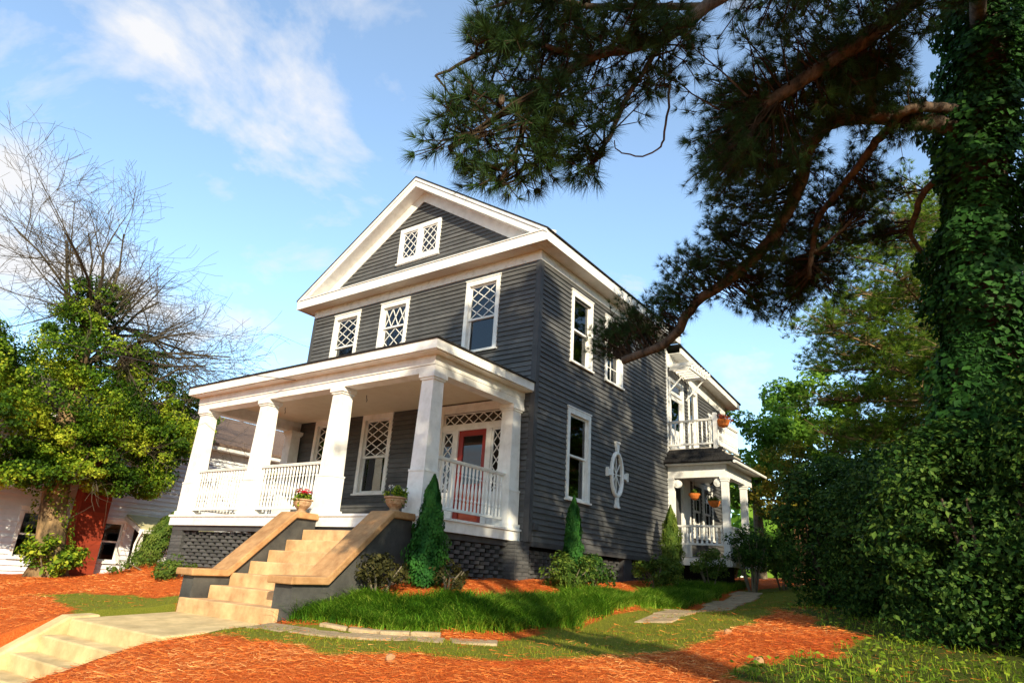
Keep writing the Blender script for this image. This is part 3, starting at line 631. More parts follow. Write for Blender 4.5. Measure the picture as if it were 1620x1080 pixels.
def screen(u0, u1, T, axis, z0=-.93, z1=-.14, joined=False):
    par = MB(T).box(u0, u1, -.12, -.06, z1-.001, z1+.005).build('brick_screen', M['dark'], H)
    rows = int((z1-z0)/.075); jb = MB(T)
    for k in range(rows):
        z = z1-.04-k*.075; u = u0+.06+(.15 if k % 2 else 0)
        while u < u1-.04:
            if joined: jb.box(u-.094, u+.094, -.095, -.005-random.uniform(0, .012), z-.032, z+.032); u += .30; continue
            p = T(u, -.05+random.uniform(-.008, .008), z); b_ = link('brick', BK, par, p); b_.scale = (.82, 1, 1.02)
            if axis == 'y': b_.rotation_euler.z = math.pi/2
            u += .30
    if joined: tag(jb.build('bricks', M['brickdark'], par), kind='stuff')
screen(-7.6, -3.44, T_front(-2.84), 'x'); screen(-2.48, -.38, T_side(-.27), 'y')
for y in (2.1, 4.3, 6.5): MB().box(-.3, -.03, y, y+.45, -1.2, -.11).build('pier', M['dark'], H)
screen(.2, 2.0, T_side(-.12), 'y', -.8, -.16, True); screen(2.6, 4.25, T_side(-.12), 'y', -.75, -.16, True); screen(4.8, 6.4, T_side(-.12), 'y', -.7, -.16, True)
# small wall box and drop wire on the side
MB().box(.03, .09, .12, .24, .22, .36).build('meter_box', M['dark'], H)
wr = MB(); wr.tube([(.035, .06, .3), (.035, .08, 1.0), (.04, .05, 1.6), (.045, .0, 2.1), (-.1, -.05, 2.6), (-.22, -.06, 2.9)], .006, 4); wr.build('cable', M['metal'], H)

# ------------------------------------------------------------------ side porch and balcony
YF = 7.0
def turned_post(cx, cy, z0, z1, h=.085, name='side_porch_post'):
    c = MB(); c.box(cx-h-.02, cx+h+.02, cy-h-.02, cy+h+.02, z0, z0+.12); c.box(cx-h, cx+h, cy-h, cy+h, z0+.12, z1-.12)
    c.box(cx-h-.03, cx+h+.03, cy-h-.03, cy+h+.03, z1-.06, z1-.001); c.box(cx-h-.015, cx+h+.015, cy-h-.015, cy+h+.015, z1-.12, z1-.06)
    return c.build(name, M['white'], H)
def scroll(par, cx, cz, y, s):
    b_ = MB()
    for r, th in ((.115, .045), (.075, .06), (.035, .075)):
        b_.prism([(cx+r*math.cos(2*math.pi*i/18), cz+r*math.sin(2*math.pi*i/18)) for i in range(18)], y-th, y+th, 1)
    b_.build('scroll_bracket', M['white'], par)
p = turned_post(.10, 7.12, .12, 2.27); scroll(p, .29, 2.12, 7.12, 1)
p = turned_post(1.66, 7.12, .12, 2.27); scroll(p, 1.47, 2.12, 7.12, -1)
p = turned_post(1.66, 8.75, .12, 2.27)
MB().box(0, 1.78, 7.02, 9.3, .06, .12).build('side_porch_floor', M['porchfloor'], H)
MB().box(0.03, 1.74, 6.98, 7.015, -.10, .09).box(1.745, 1.78, 7.02, 9.3, -.10, .055).build('side_porch_skirt', M['whiteold'], H)
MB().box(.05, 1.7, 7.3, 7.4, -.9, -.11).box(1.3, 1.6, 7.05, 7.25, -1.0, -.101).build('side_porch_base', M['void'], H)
eb = MB(); eb.box(.03, 1.75, 7.03, 7.21, 2.272, 2.62); eb.box(1.57, 1.749, 7.211, 9.3, 2.272, 2.619); eb.build('side_porch_beam', M['white'], H)
MB().box(.04, 1.57, 7.211, 9.3, 2.45, 2.48).build('side_porch_ceiling', M['white'], H)
MB().box(.03, 1.95, 6.82, 7.03, 2.62, 2.655).box(1.75, 1.95, 7.031, 9.5, 2.62, 2.655).build('side_porch_soffit', M['white'], H)
rs = MB(); pA = [(-.06+.02, 6.75, 2.66), (2.02, 6.75, 2.66), (2.02, 9.6, 2.66), (.0, 9.6, 2.66)]; pB = [(.0, 7.12, 3.08), (1.5, 7.12, 3.08), (1.5, 9.2, 3.08), (.0, 9.2, 3.08)]
rs.hexa([pA[0], pA[1], pA[2], pA[3], pB[0], pB[1], pB[2], pB[3]]); ro = rs.build('skirt_roof', M['roof'], H)
sh = MB()
for r in range(3):
    f0 = r/3; za = 2.672+.42*f0; yo = 6.745+.37*f0; xo = 2.03-.53*f0
    for i in range(11):
        x = .0+i*.185+(.09 if r % 2 else 0)
        if x+.17 < xo: sh.hexa([(x, yo-.012, za), (x+.175, yo-.012, za), (x+.175, yo+.14, za+.15), (x, yo+.14, za+.15), (x, yo-.012, za+.022), (x+.175, yo-.012, za+.022), (x+.175, yo+.14, za+.172), (x, yo+.14, za+.172)])
sh.build('shingle_course', M['roof'], ro)
MB().tube([(2.06, 6.78, 2.64), (2.06, 9.7, 2.62)], .045, 8).build('gutter', M['white'], H)
balS = baluster_mesh('side_baluster', .42, .042)
railing('side_porch_railing', (.19, 7.12, 0), (1.57, 7.12, 0), .44, .97, balS, .135)
railing('side_porch_railing', (1.66, 7.22, 0), (1.66, 8.65, 0), .44, .97, balS, .135)
MB().box(.0, 1.5, 7.12, 9.2, 3.082, 3.13).build('balcony_floor', M['porchfloor'], H)
balB = baluster_mesh('balcony_baluster', .64, .03)
bp0 = MB().box(1.40, 1.50, 7.07, 7.17, 3.08, 4.12).build('balcony_post', M['white'], H)
railing('balcony_railing', (.05, 7.12, 0), (1.40, 7.12, 0), 3.22, 3.96, balB, .13)
railing('balcony_railing', (1.45, 7.17, 0), (1.45, 9.1, 0), 3.22, 3.96, balB, .13)
bd = MB(S); ring(bd, 7.22, 8.4, 3.14, 5.42, .11, 0, .05, bot=.01); bd.box(7.33, 8.29, 0, .04, 4.92, 5.0); bdo = bd.build('door_surround', M['white'], H)
d2 = MB(S); ring(d2, 7.34, 8.28, 3.15, 4.92, .14, -.05, .0, bot=.7); d2o = d2.build('balcony_door', M['white'], H)
MB(S).box(7.48, 8.14, -.03, -.022, 3.85, 4.78).build('pane', M['glass'], d2o); sash(bdo, S, 7.33, 8.29, 5.0, 5.31, 0, 'plain', M['white'])
# bracketed slatted awning over the balcony door
aw = MB(); aw.box(.04, .72, 7.26, 7.31, 5.62, 5.70).box(.04, .72, 8.55, 8.60, 5.62, 5.70).box(.67, .73, 7.311, 8.549, 5.60, 5.71); awo = aw.build('awning', M['white'], H)
for i in range(7): y = 7.2+i*.235; MB().box(-.0+.04, .85, y, y+.05, 5.715, 5.80).build('slat', M['white'], awo)
for y in (7.285, 8.575): MB().tube([(.05, y, 4.98), (.68, y, 5.62)], .028, 4).build('brace', M['white'], awo)
# sleeping-porch opening with white framing
so_ = MB(S); ring(so_, 10.65, 12.3, 3.6, 5.05, .10, 0, .05); so_.box(11.42, 11.52, 0, .05, 3.7, 4.95); soo = so_.build('screen_window', M['white'], H)
MB(S).box(10.75, 12.2, -.04, -.03, 3.7, 4.95).build('pane', M['glass'], soo)
# ground-floor side door, white casing
sd = MB(S); ring(sd, 7.24, 8.14, .13, 2.4, .11, 0, .05, bot=.01); sdo = sd.build('door_surround', M['white'], H)
MB(S).box(7.35, 8.03, -.05, -.01, .14, 2.29).build('side_door', M['dark'], H)
MB(S).box(8.15, 8.68, 0, .06, .13, 2.44).build('casing_board', M['white'], H)

# ------------------------------------------------------------------ front steps
ST = thing('front_steps', 'tan concrete front steps between sloping cheek walls up to the porch', 'steps', (-1.75, -4.1, -1.5))
for k in range(7):
    y1 = -2.992 if k == 0 else -3.27-.325*(k-1)+.03; y0 = -3.27-.325*k; z = -.10-.2*k
    if k == 6: s_ = MB().box(-3.02, -.52, y0-.02, y1, z-.24, z)
    else: s_ = MB().box(-2.79, -.71, y0, y1, z-.2-(.3 if k else .2), z)
    s_.build('step', M['concrete'], ST)
for x0, x1, c0, c1, nm in ((-3.12, -2.80, -3.22, -2.72, 'l'), (-.70, -.30, -.78, -.22, 'r')):
    ck = [(-2.993, .085), (-3.5, .085), (-4.63, -.965), (-5.18, -.975), (-5.18, -1.75), (-2.993, -1.4)]
    w = MB().prism(ck, x0, x1, 0).build('cheek_wall', M['cheek'], ST)
    cp_ = [(-2.994, .20), (-3.5, .20), (-4.66, -.855), (-5.27, -.865), (-5.27, -.972), (-4.62, -.962), (-3.48, .088), (-2.994, .088)]
    MB().prism(cp_, c0, c1, 0).build('cap_stone', M['cap'], ST)
# bevel the step and cap edges a little
for o in ST.children:
    if o.name.split('.')[0] in ('step', 'cap_stone'):
        bv = o.modifiers.new('edge', 'BEVEL'); bv.width = .018; bv.segments = 2; bv.limit_method = 'ANGLE'
WK = MB(); WK.hexa([(-2.98, -6.75, -1.9), (-.5, -6.75, -1.9), (-.5, -5.05, -1.9), (-2.98, -5.05, -1.9), (-2.98, -6.75, -1.6), (-.5, -6.75, -1.6), (-.5, -5.05, -1.5), (-2.98, -5.05, -1.5)])
wk = tag(WK.build('walkway', M['walk']), kind='structure')
bv = wk.modifiers.new('edge', 'BEVEL'); bv.width = .02; bv.segments = 2
LS = thing('street_steps', 'pale concrete steps going down to the street beside a sloping kerb wall', 'steps', (-1.75, -7.4, -2.2))
for k in range(4):
    s_ = MB().box(-2.98, -.5, -7.06-.31*k, -6.752-.31*k, -2.2-.2*k, -1.8-.2*k).build('step', M['walk'], LS)
    bv = s_.modifiers.new('edge', 'BEVEL'); bv.width = .02; bv.segments = 2
k_ = MB().prism([(-6.35, -1.55), (-6.75, -1.57), (-8.3, -2.52), (-8.3, -3), (-6.35, -2.2)], -3.3, -2.985, 0).build('kerb_wall', M['walk'], LS)
bv = k_.modifiers.new('edge', 'BEVEL'); bv.width = .03; bv.segments = 2
k_ = MB().prism([(-6.6, -1.60), (-8.3, -2.35), (-8.3, -3), (-6.6, -2.2)], -.498, -.40, 0).build('kerb_wall', M['walk'], LS)
# path stones and edging stones
def slab(name, label, pts, h, mat=M['stone'], grp=None, cat='stone', dz=.0):
    c = (sum(p[0] for p in pts)/len(pts), sum(p[1] for p in pts)/len(pts)); z = [g1(*p)+dz for p in pts]
    b_ = MB(); n = len(pts); b_.v = [(p[0], p[1], zz_-.12) for p, zz_ in zip(pts, z)]+[(p[0], p[1], zz_+h) for p, zz_ in zip(pts, z)]
    b_.f = [tuple(range(n))[::-1], tuple(range(n, 2*n))]+[(i, (i+1) % n, n+(i+1) % n, n+i) for i in range(n)]
    o = b_.build(name, mat, None, (c[0], c[1], g1(*c)))
    bv = o.modifiers.new('edge', 'BEVEL'); bv.width = .018; bv.segments = 2
    return tag(o, label, cat, grp)
def rot(cx, cy, L, w, a):
    c_, s_ = math.cos(a), math.sin(a); r = []
    for x, y in ((-L/2, -w/2), (L/2, -w/2), (L/2, w/2), (-L/2, w/2)): x += random.uniform(-.03, .03); y += random.uniform(-.025, .025); r.append((cx+x*c_-y*s_, cy+x*s_+y*c_))
    return r
fl = ['long pale path slab beside the foot of the front steps', 'pale path slab below the edging stones, second from the steps', 'pale path slab at the middle of the front border', 'pale path slab before the last edging stone', 'weathered end slab of the front path, half in grass']
for i, (x, y, L, a) in enumerate([(.0, -5.58, .75, .02), (.72, -5.46, .68, .22), (1.33, -5.18, .62, .45), (1.84, -4.86, .56, .6), (2.33, -4.42, .55, .75)]):
    slab('path_slab', fl[i], rot(x, y, L, .42, a), .012, grp='slabs along the front border')
for i, (x, y, L, a) in enumerate([(.62, -5.16, .42, .15), (1.03, -5.02, .42, .35), (1.40, -4.83, .40, .5), (1.72, -4.60, .38, .65)]):
    slab('edging_stone', ['edging stone nearest the front steps under the border grass', 'second edging stone along the front border', 'third edging stone along the front border', 'last edging stone along the front border'][i], rot(x, y, L, .11, a), .055, grp='edging stones of the border')
for i in range(9):
    y = -1.0+i*.92; x = 3.25-.115*i+.04*math.sin(i*2)
    slab('path_slab', ['nearest', 'second', 'third', 'fourth', 'fifth', 'sixth', 'seventh', 'eighth', 'farthest'][i]+' grey slab of the side path beside the house', rot(x, y, .62, .88, .05), .02, grp='slabs of the side path')

# ------------------------------------------------------------------ neighbouring house
NB = thing('neighbor_house', 'white clapboard house with brown roof behind the leafy tree at left', 'house', (-18, 0, -1.45))
NT = T_side(-15.0)
nw = [(-3.75, -2.95, -1.05, .38), (-1.55, -.75, -1.05, .30), (-.75, .1, 1.35, 2.75), (-5.3, -4.5, -1.05, .38), (3.0, 3.9, 1.2, 2.6)]
clad(NB, NT, -9.5, 9.0, -1.5, 2.9, [op(*w, .09) for w in nw], M['neighbor'], ex=.145, thick=.05)
for w in nw: window(NB, NT, *w, upper='plain', lower='plain', c=.10, mat=M['white'])
MB().box(-21.9, -15.1, -9.5, -9.4, -1.5, 2.9).box(-21.9, -15.1, 8.9, 9.0, -1.5, 2.9).box(-22, -21.9, -9.5, 9, -1.5, 2.9).box(-21.9, -15.1, -9.4, 8.9, -.5, -.4).build('rear_wall', M['neighbor'], NB)
MB().box(-15.0, -14.955, -9.5, 9.0, 2.72, 2.95).build('frieze_board', M['white'], NB)
MB().box(-15.0, -14.5, -9.9, 9.4, 2.951, 2.99).box(-14.54, -14.499, -9.9, 9.4, 2.991, 3.16).build('eave', M['white'], NB)
MB().prism([(-14.45, 3.17), (-18.4, 4.95), (-22.5, 3.17), (-22.5, 3.08), (-14.45, 3.08)], -9.95, 9.45, 1).build('roof', M['brownroof'], NB)
# brick chimney against the wall
cb = ramp_mat('chimney_brick', (.17, .025, .012), (.32, .055, .022), 5, 6, .85, .2)
t = cb.node_tree; br = t.nodes.new('ShaderNodeTexBrick'); br.inputs['Scale'].default_value = 4.3; br.inputs['Color1'].default_value = (.30, .045, .018, 1); br.inputs['Color2'].default_value = (.20, .03, .014, 1); br.inputs['Mortar'].default_value = (.15, .04, .025, 1); br.inputs['Mortar Size'].default_value = .012
co_ = t.nodes.new('ShaderNodeTexCoord'); mp_ = t.nodes.new('ShaderNodeMapping'); mp_.inputs['Rotation'].default_value = (math.radians(90), 0, math.radians(90)); t.links.new(co_.outputs['Object'], mp_.inputs[0]); t.links.new(mp_.outputs[0], br.inputs['Vector']); t.links.new(br.outputs[0], t.nodes['Principled BSDF'].inputs['Base Color'])
ch = MB(); ch.box(-14.954, -14.45, -2.45, -1.62, -1.5, 1.5); ch.hexa([(-14.954, -2.45, 1.5), (-14.45, -2.45, 1.5), (-14.45, -1.62, 1.5), (-14.954, -1.62, 1.5), (-14.954, -2.3, 1.9), (-14.5, -2.3, 1.9), (-14.5, -1.78, 1.9), (-14.954, -1.78, 1.9)]); ch.box(-14.45-.55, -14.5+.0, -2.3, -1.78, 1.9, 5.4); ch.box(-15.05, -14.44, -2.36, -1.72, 5.4, 5.55)
ch.build('chimney', cb, NB)
# little tin-roofed side entry
MB().prism([(-14.95, .42), (-13.75, .02), (-13.75, .06), (-14.95, .47)], -.85, 1.7, 1).build('stoop_roof', M['tinroof'], NB)
MB().box(-13.79, -13.75, -.87, 1.72, -.10, .019).prism([(-14.95, .30), (-13.79, -.10), (-13.79, .018), (-14.95, .418)], -.89, -.851, 1).build('stoop_fascia', M['white'], NB)
MB().box(-13.9, -13.82, -.80, -.72, -1.5, -.101).build('stoop_post', M['white'], NB)
MB().box(-13.9, -13.82, 1.5, 1.58, -1.5, -.101).build('stoop_post', M['white'], NB)
MB().tube([(-13.72, -.86, -.03), (-13.74, -.9, -.2), (-13.86, -.9, -.42), (-13.86, -.9, -1.45)], .035, 8).build('downpipe', M['white'], NB)
MB().box(-14.95, -14.9, -.5, .4, -1.4, .1).build('stoop_door', M['void'], NB)

M['barktwig'] = ramp_mat('twig_bark', (.015, .011, .008), (.06, .04, .025), 6, 5, .9, .1)
M['barkdark'] = ramp_mat('dark_twig_bark', (.04, .034, .025), (.11, .09, .06), 6, 6, .9, .1)
# ------------------------------------------------------------------ plants: builders
def shrub(name, label, cat, c, r, n, size, mat, stems=5, clump=(26, .26), group=None, stemmat=None, shell=.45, stemr=.015):
    z = g1(c[0], c[1]); o = thing(name, label, cat, (c[0], c[1], z), group)
    nc = clump[0]; P, D = clumpy((c[0], c[1], c[2]), r, nc, n/nc, clump[1], shell)
    ok = P[:, 2] > G(P[:, 0], P[:, 1])+.02; P = P[ok]; D = D[ok]
    link('foliage', leaves_mesh('foliage', P, D, size*RNG.choice([.6, .85, 1.0, 1.3], len(P)), mat, (c[0], c[1], z)), o)
    s = MB()
    for k in range(stems):
        a = random.uniform(0, 6.28); e = Vector((c[0]+.75*r[0]*math.cos(a), c[1]+.75*r[1]*math.sin(a), c[2]+.3*r[2]))
        b_ = Vector((c[0]+.12*math.cos(a)*r[0], c[1]+.12*math.sin(a)*r[1], z-.05)); m_ = b_.lerp(e, .5)+Vector((random.uniform(-.1, .1)*r[0], random.uniform(-.1, .1)*r[1], .05))
        s.tube([b_, m_, e], [stemr*1.3, stemr, stemr*.4], 5)
    s.build('stem', stemmat or M['barkgrey'], o, fix=False)
    return o
def arborvitae(label, x, y, h, rad, n, group, mat=None, lean=(0, 0)):
    z = g1(x, y); o = thing('arborvitae', label, 'shrub', (x, y, z), group)
    f = RNG.random(n)**.8; a = RNG.uniform(0, 2*np.pi, n)
    prof = np.interp(f, [0, .08, .25, .6, .85, 1], [.55, .9, 1, .74, .38, .03])
    ph = x*7+y*3; w = 1+.20*np.sin(a*2+f*7+ph)+.16*np.sin(a*5-f*15+ph)+.10*np.sin(f*31+a*3); rr = rad*prof*w*RNG.uniform(.62, 1.06, n)
    P = np.stack([x+rr*np.cos(a)+lean[0]*f*h, y+rr*np.sin(a)+lean[1]*f*h, z+.03+f*h], 1); D = np.stack([np.cos(a), np.sin(a), np.full(n, .25)], 1)
    # upright little sprays
    nn = D+.5*rand_dirs(n); nn /= np.linalg.norm(nn, axis=1)[:, None]; upv = np.array([0, 0, 1])+.55*rand_dirs(n)+.35*D; av = upv-nn*(upv*nn).sum(1)[:, None]; av /= np.linalg.norm(av, axis=1)[:, None]; bv_ = np.cross(nn, av)
    s = (.052*RNG.uniform(.6, 1.3, n))[:, None]; v = np.stack([P-av*s*.5, P+bv_*s*.26, P+av*s*.6, P-bv_*s*.26], 1).reshape(-1, 3); i = np.arange(n)[:, None]*4
    tr = np.concatenate([i+np.array([0, 1, 2]), i+np.array([0, 2, 3])])
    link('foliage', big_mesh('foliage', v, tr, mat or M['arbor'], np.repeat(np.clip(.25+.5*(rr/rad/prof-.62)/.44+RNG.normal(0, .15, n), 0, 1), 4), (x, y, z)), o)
    MB().tube([(x, y, z-.05), (x+lean[0]*h*.8, y+lean[1]*h*.8, z+h*.8)], [.045, .012], 6).build('trunk', M['bark'], o)
    return o
def grow(mb, p, d, L, r, lev, tips, bend=.25, up_=.08, kids=(3, 5), n=5, minr=.006):
    pts = [p]; rr = [r]; q = p.copy(); dd = d.copy(); m_ = 4
    for i in range(m_):
        dd = (dd+Vector((random.gauss(0, bend), random.gauss(0, bend), random.gauss(0, bend)+up_))*.5).normalized(); q = q+dd*(L/m_); pts.append(q.copy()); rr.append(max(minr, r*(1-.62*(i+1)/m_)))
    mb.tube(pts, rr, n if lev > 1 else 3 if lev < 1 else 4)
    tips.append((pts[-1], dd.copy(), lev))
    if lev <= 0: return
    for k in range(random.randint(*kids)):
        i = random.randint(1, m_); f = random.random(); b_ = pts[i-1].lerp(pts[i], f)
        ax_ = Vector((random.gauss(0, 1), random.gauss(0, 1), random.gauss(0, 1))).normalized(); d2_ = (dd*.75+ax_*.75).normalized()
        grow(mb, b_, d2_, L*random.uniform(.5, .72), max(minr, rr[i]*.62), lev-1, tips, bend, up_, kids, n, minr)
def crown_tree(name, label, x, y, z0, trunk_h, rt_, blobs, mat, leaf, n, group=None, bark=None, nclump=40, csize=.7, shell=.35, limbs=7):
    z = g1(x, y) if z0 is None else z0; o = thing(name, label, 'tree', (x, y, z), group); s = MB()
    top = Vector((x, y, z+trunk_h)); s.tube([(x, y, z-.2), (x+.05, y, z+trunk_h*.4), top], [rt_, rt_*.8, rt_*.55], 9)
    for k in range(limbs):
        b_ = random.choice(blobs); e = Vector(b_[0])+Vector((random.uniform(-.5, .5)*b_[1][0], random.uniform(-.5, .5)*b_[1][1], random.uniform(-.5, .05)*b_[1][2]))
        st = Vector((x, y, z+trunk_h*random.uniform(.5, 1))); m_ = st.lerp(e, .5)+Vector((0, 0, random.uniform(-.2, .5))); s.tube([st, m_, e], [rt_*.45, rt_*.28, rt_*.08], 5)
    s.build('trunk', bark or M['barkgrey'], o, fix=False)
    tot = sum(b_[1][0]*b_[1][1]+b_[1][0]*b_[1][2] for b_ in blobs); PP, DD = [], []
    for c, r in blobs:
        f = (r[0]*r[1]+r[0]*r[2])/tot; nc = max(4, int(nclump*f)); P, D = clumpy(c, r, nc, n*f/nc, csize, shell); PP.append(P); DD.append(D)
    P = np.concatenate(PP); D = np.concatenate(DD)
    link('crown', leaves_mesh('crown', P, D, leaf, mat, (x, y, z), rbias=np.clip(.45+.25*np.sin(P[:, 0]*1.7+P[:, 2]*2.1)+.2*np.sin(P[:, 1]*2.3), 0, 1)), o)
    return o

# ------------------------------------------------------------------ shrubs round the house
arborvitae('tall dark arborvitae cone in front of the porch railing beside the steps', .22, -3.12, 1.72, .29, 15000, 'arborvitae at the house')
arborvitae('narrow dark arborvitae under the ground-floor side window', .55, .85, 1.72, .23, 12000, 'arborvitae at the house')
arborvitae('bright green arborvitae beside the side porch column', .62, 5.75, 1.95, .30, 15000, 'arborvitae at the house', M['shrub'])
arborvitae('leaning green arborvitae between the white neighbouring house and the porch corner', -9.5, -2.75, 1.5, .42, 9000, 'arborvitae at the house', M['shrub'], (.12, .33))
shrub('shrub', 'sparse brownish shrub beside the right cheek wall of the steps', 'shrub', (-.02, -3.85, -.72), (.46, .36, .26), 1500, .065, M['shrubdark'], 6, (24, .15))
shrub('shrub', 'thin low shrub at the foot of the tall arborvitae', 'shrub', (.5, -2.85, -.72), (.3, .38, .22), 900, .06, M['shrubdark'], 5, (16, .13))
shrub('shrub', 'rounded green shrub in front of the side window arborvitae', 'shrub', (.95, .0, -.58), (.48, .55, .32), 2600, .07, M['shrub'], 5, (34, .17))
shrub('shrub', 'dark rounded shrub beside the side window arborvitae', 'shrub', (.8, 1.2, -.5), (.42, .6, .32), 2200, .07, M['hedge'], 5, (30, .17))
shrub('shrub', 'low green shrub at the foot of the side porch arborvitae', 'shrub', (1.0, 4.0, -.38), (.42, .75, .3), 2300, .075, M['shrub'], 5, (28, .17))
shrub('shrub', 'small rounded shrub before the side porch railing', 'shrub', (1.5, 6.1, -.08), (.4, .7, .36), 2200, .075, M['shrub'], 5, (28, .18))
shrub('shrub', 'large dark multi-stemmed shrub in front of the side porch corner', 'shrub', (2.25, 7.1, .42), (.5, 1.0, .48), 4200, .08, M['hedge'], 9, (44, .22), None, M['barkgrey'], .45, .025)
shrub('shrub', 'sunlit rounded shrub at the right end of the side border', 'shrub', (2.45, 9.2, .38), (.55, 1.0, .62), 3600, .085, M['shrub'], 7, (40, .22))
shrub('shrub', 'low yellow-green shrub under the brick screen left of the steps', 'shrub', (-8.1, -3.3, -1.03), (.5, .7, .32), 1900, .07, M['shrub'], 5, (26, .16))
shrub('shrub', 'yellow-green shrub against the left cheek wall', 'shrub', (-6.3, -3.6, -1.0), (.7, .4, .26), 1900, .07, M['shrub'], 5, (26, .16))
shrub('shrub', 'broad-leaved green bush at the foot of the left tree', 'shrub', (-13.0, -3.35, -.86), (.6, .72, .52), 1500, .13, M['vine'], 6, (26, .25))
# hedge of big evergreen shrubs on the right
hedge = [('rounded dark evergreen shrub at the left end of the tall hedge', 4.95, 3.4, .55, .95, 1.3, 1.55), ('broad dark evergreen shrub in the middle of the tall hedge', 6.2, 2.9, .55, 1.1, 1.1, 1.6), ('tall dark evergreen shrub under the ivy-covered pine', 7.5, 2.2, .7, 1.1, 1.1, 1.9), ('tall leafy evergreen shrub at the right edge of the picture', 8.7, .8, .8, 1.1, 1.2, 2.1), ('evergreen shrub filling the back of the hedge', 5.6, 5.6, .9, 1.2, 1.3, 1.9), ('tall evergreen shrub behind the hedge under the sunny pine', 7.3, 5.4, 1.1, 1.4, 1.3, 2.1), ('nearest evergreen shrub of the hedge in front of the ivy-covered trunk', 7.35, -2.15, .0, .85, .55, 1.3), ('low evergreen shrub of the hedge before the crooked pine limb', 6.3, .3, .05, .8, .8, 1.2), ('evergreen shrub pressing against the ivy-covered trunk', 8.5, -2.5, .15, .8, .6, 1.6), ('dark evergreen shrub beyond the end of the side path', 4.3, 9.0, .9, 1.0, 1.5, 1.5)]
for lab, x, y, cz_, rx, ry, rz in hedge:
    shrub('hedge_shrub', lab, 'hedge', (x, y, cz_), (rx, ry, rz), 20000 if y < 1 else 16000, .07 if y < 1 else .088, M['hedge'], 9, (120, .33), 'hedge shrubs on the right', M['bark'], .55, .03)

# ------------------------------------------------------------------ left tree with vines
LT = thing('vine_tree', 'old leafy tree with bare upper branches and pale trunk at left', 'tree', (-13.5, -3.2, -1.42))
tr_ = MB(); tp_ = [Vector(p) for p in ((-13.5, -3.2, -1.6), (-13.5, -3.25, -1.0), (-13.5, -3.5, .4), (-13.45, -3.7, 2.2), (-13.5, -3.9, 4.2), (-13.5, -3.9, 6.0))]
tr_.tube(tp_, [.62, .38, .32, .30, .24, .14], 18); tr_.build('trunk', M['barkpale'], LT, smooth=True)
bb = MB(); tips = []
random.seed(21)
for k in range(17):
    st = tp_[3].lerp(tp_[5], random.random()); a = random.uniform(0, 6.28); el = random.uniform(.1, 1.15)
    d_ = Vector((math.cos(a)*.6, math.sin(a), 0))*math.cos(el)+Vector((0, 0, math.sin(el)))
    grow(bb, st, d_.normalized(), random.uniform(2.6, 4.2), random.uniform(.045, .085), 3, tips, .24, .05, (4, 7), 6, .0045)
for k in range(6):
    st = tp_[4].lerp(tp_[5], random.random()); d_ = Vector((random.uniform(-.4, .4), random.uniform(.5, 1.2), random.uniform(-.1, .7))).normalized()
    grow(bb, st, d_, random.uniform(3.0, 4.4), .065, 3, tips, .26, -.02, (4, 7), 6, .0045)
bb.build('branches', M['barkdark'], LT, fix=False)
blobs = [((-13.5, -4.0, 6.1), (1.0, .8, 1.2)), ((-13.3, -3.6, 4.6), (1.6, 1.8, 1.2)), ((-13.0, -4.6, 3.2), (1.9, 2.3, 1.3)), ((-13.2, -1.9, 3.9), (1.3, 1.1, 1.2)), ((-12.8, -6.0, 2.6), (1.5, 1.5, 1.3)), ((-12.9, -1.3, 2.6), (1.1, 1.0, .9)), ((-12.9, -3.4, 1.9), (1.5, 1.4, .8)), ((-13.1, -5.4, 1.2), (1.2, 1.3, .6)), ((-13.1, -1.25, 1.5), (.7, .55, .6)), ((-13.0, -.6, 3.4), (.8, .8, 1.0)), ((-12.6, -6.6, 3.6), (1.3, 1.2, 1.1)), ((-13.0, -7.2, 1.7), (1.0, 1.0, .8)), ((-12.8, -2.6, 2.9), (1.2, 1.0, .9)), ((-12.8, -4.6, 1.3), (1.3, 1.0, .55)), ((-12.9, -2.4, 1.3), (1.0, .7, .5))]
PP, DD = [], []
for c, r in blobs:
    P, D = clumpy(c, r, int(40*r[0]*r[2]+12), 140, .32, .3); PP.append(P); DD.append(D)
P = np.concatenate(PP); D = np.concatenate(DD); print('vine leaves', len(P))
link('crown', leaves_mesh('crown', P, D, .085, M['vine'], (-13.5, -3.2, -1.42), aspect=.7, rbias=np.clip(.40+.30*np.sin(P[:, 1]*2.6+P[:, 2]*3.3)+.24*np.sin(P[:, 0]*3.3+P[:, 2]*1.7), 0, 1)), LT)
n = 2600; a = RNG.uniform(0, 2*np.pi, n); zi = -1.2+4.2*RNG.random(n)**1.3; keep = np.sin(a*2+zi*2.1)+.5*np.sin(zi*5+a) > -.1; a, zi = a[keep], zi[keep]
ra = np.interp(zi, [-1.2, 3], [.46, .34])*RNG.uniform(1.0, 1.35, len(a)); P = np.stack([-13.5+ra*np.cos(a), np.interp(zi, [-1.4, .4, 3], [-3.2, -3.5, -3.8])+ra*np.sin(a), zi], 1)
link('trunk_vine', leaves_mesh('trunk_vine', P, np.stack([np.cos(a), np.sin(a), np.full(len(a), .4)], 1), .085, M['vine'], (-13.5, -3.2, -1.42), .7), LT)
crown_tree('small_tree', 'small yellow-green tree seen through the porch beyond the railing', -11.5, 2.6, None, 2.6, .09, [((-11.5, 2.6, 2.1), (.6, .8, .9))], M['treegold'], .12, 1600, None, None, 18, .32)

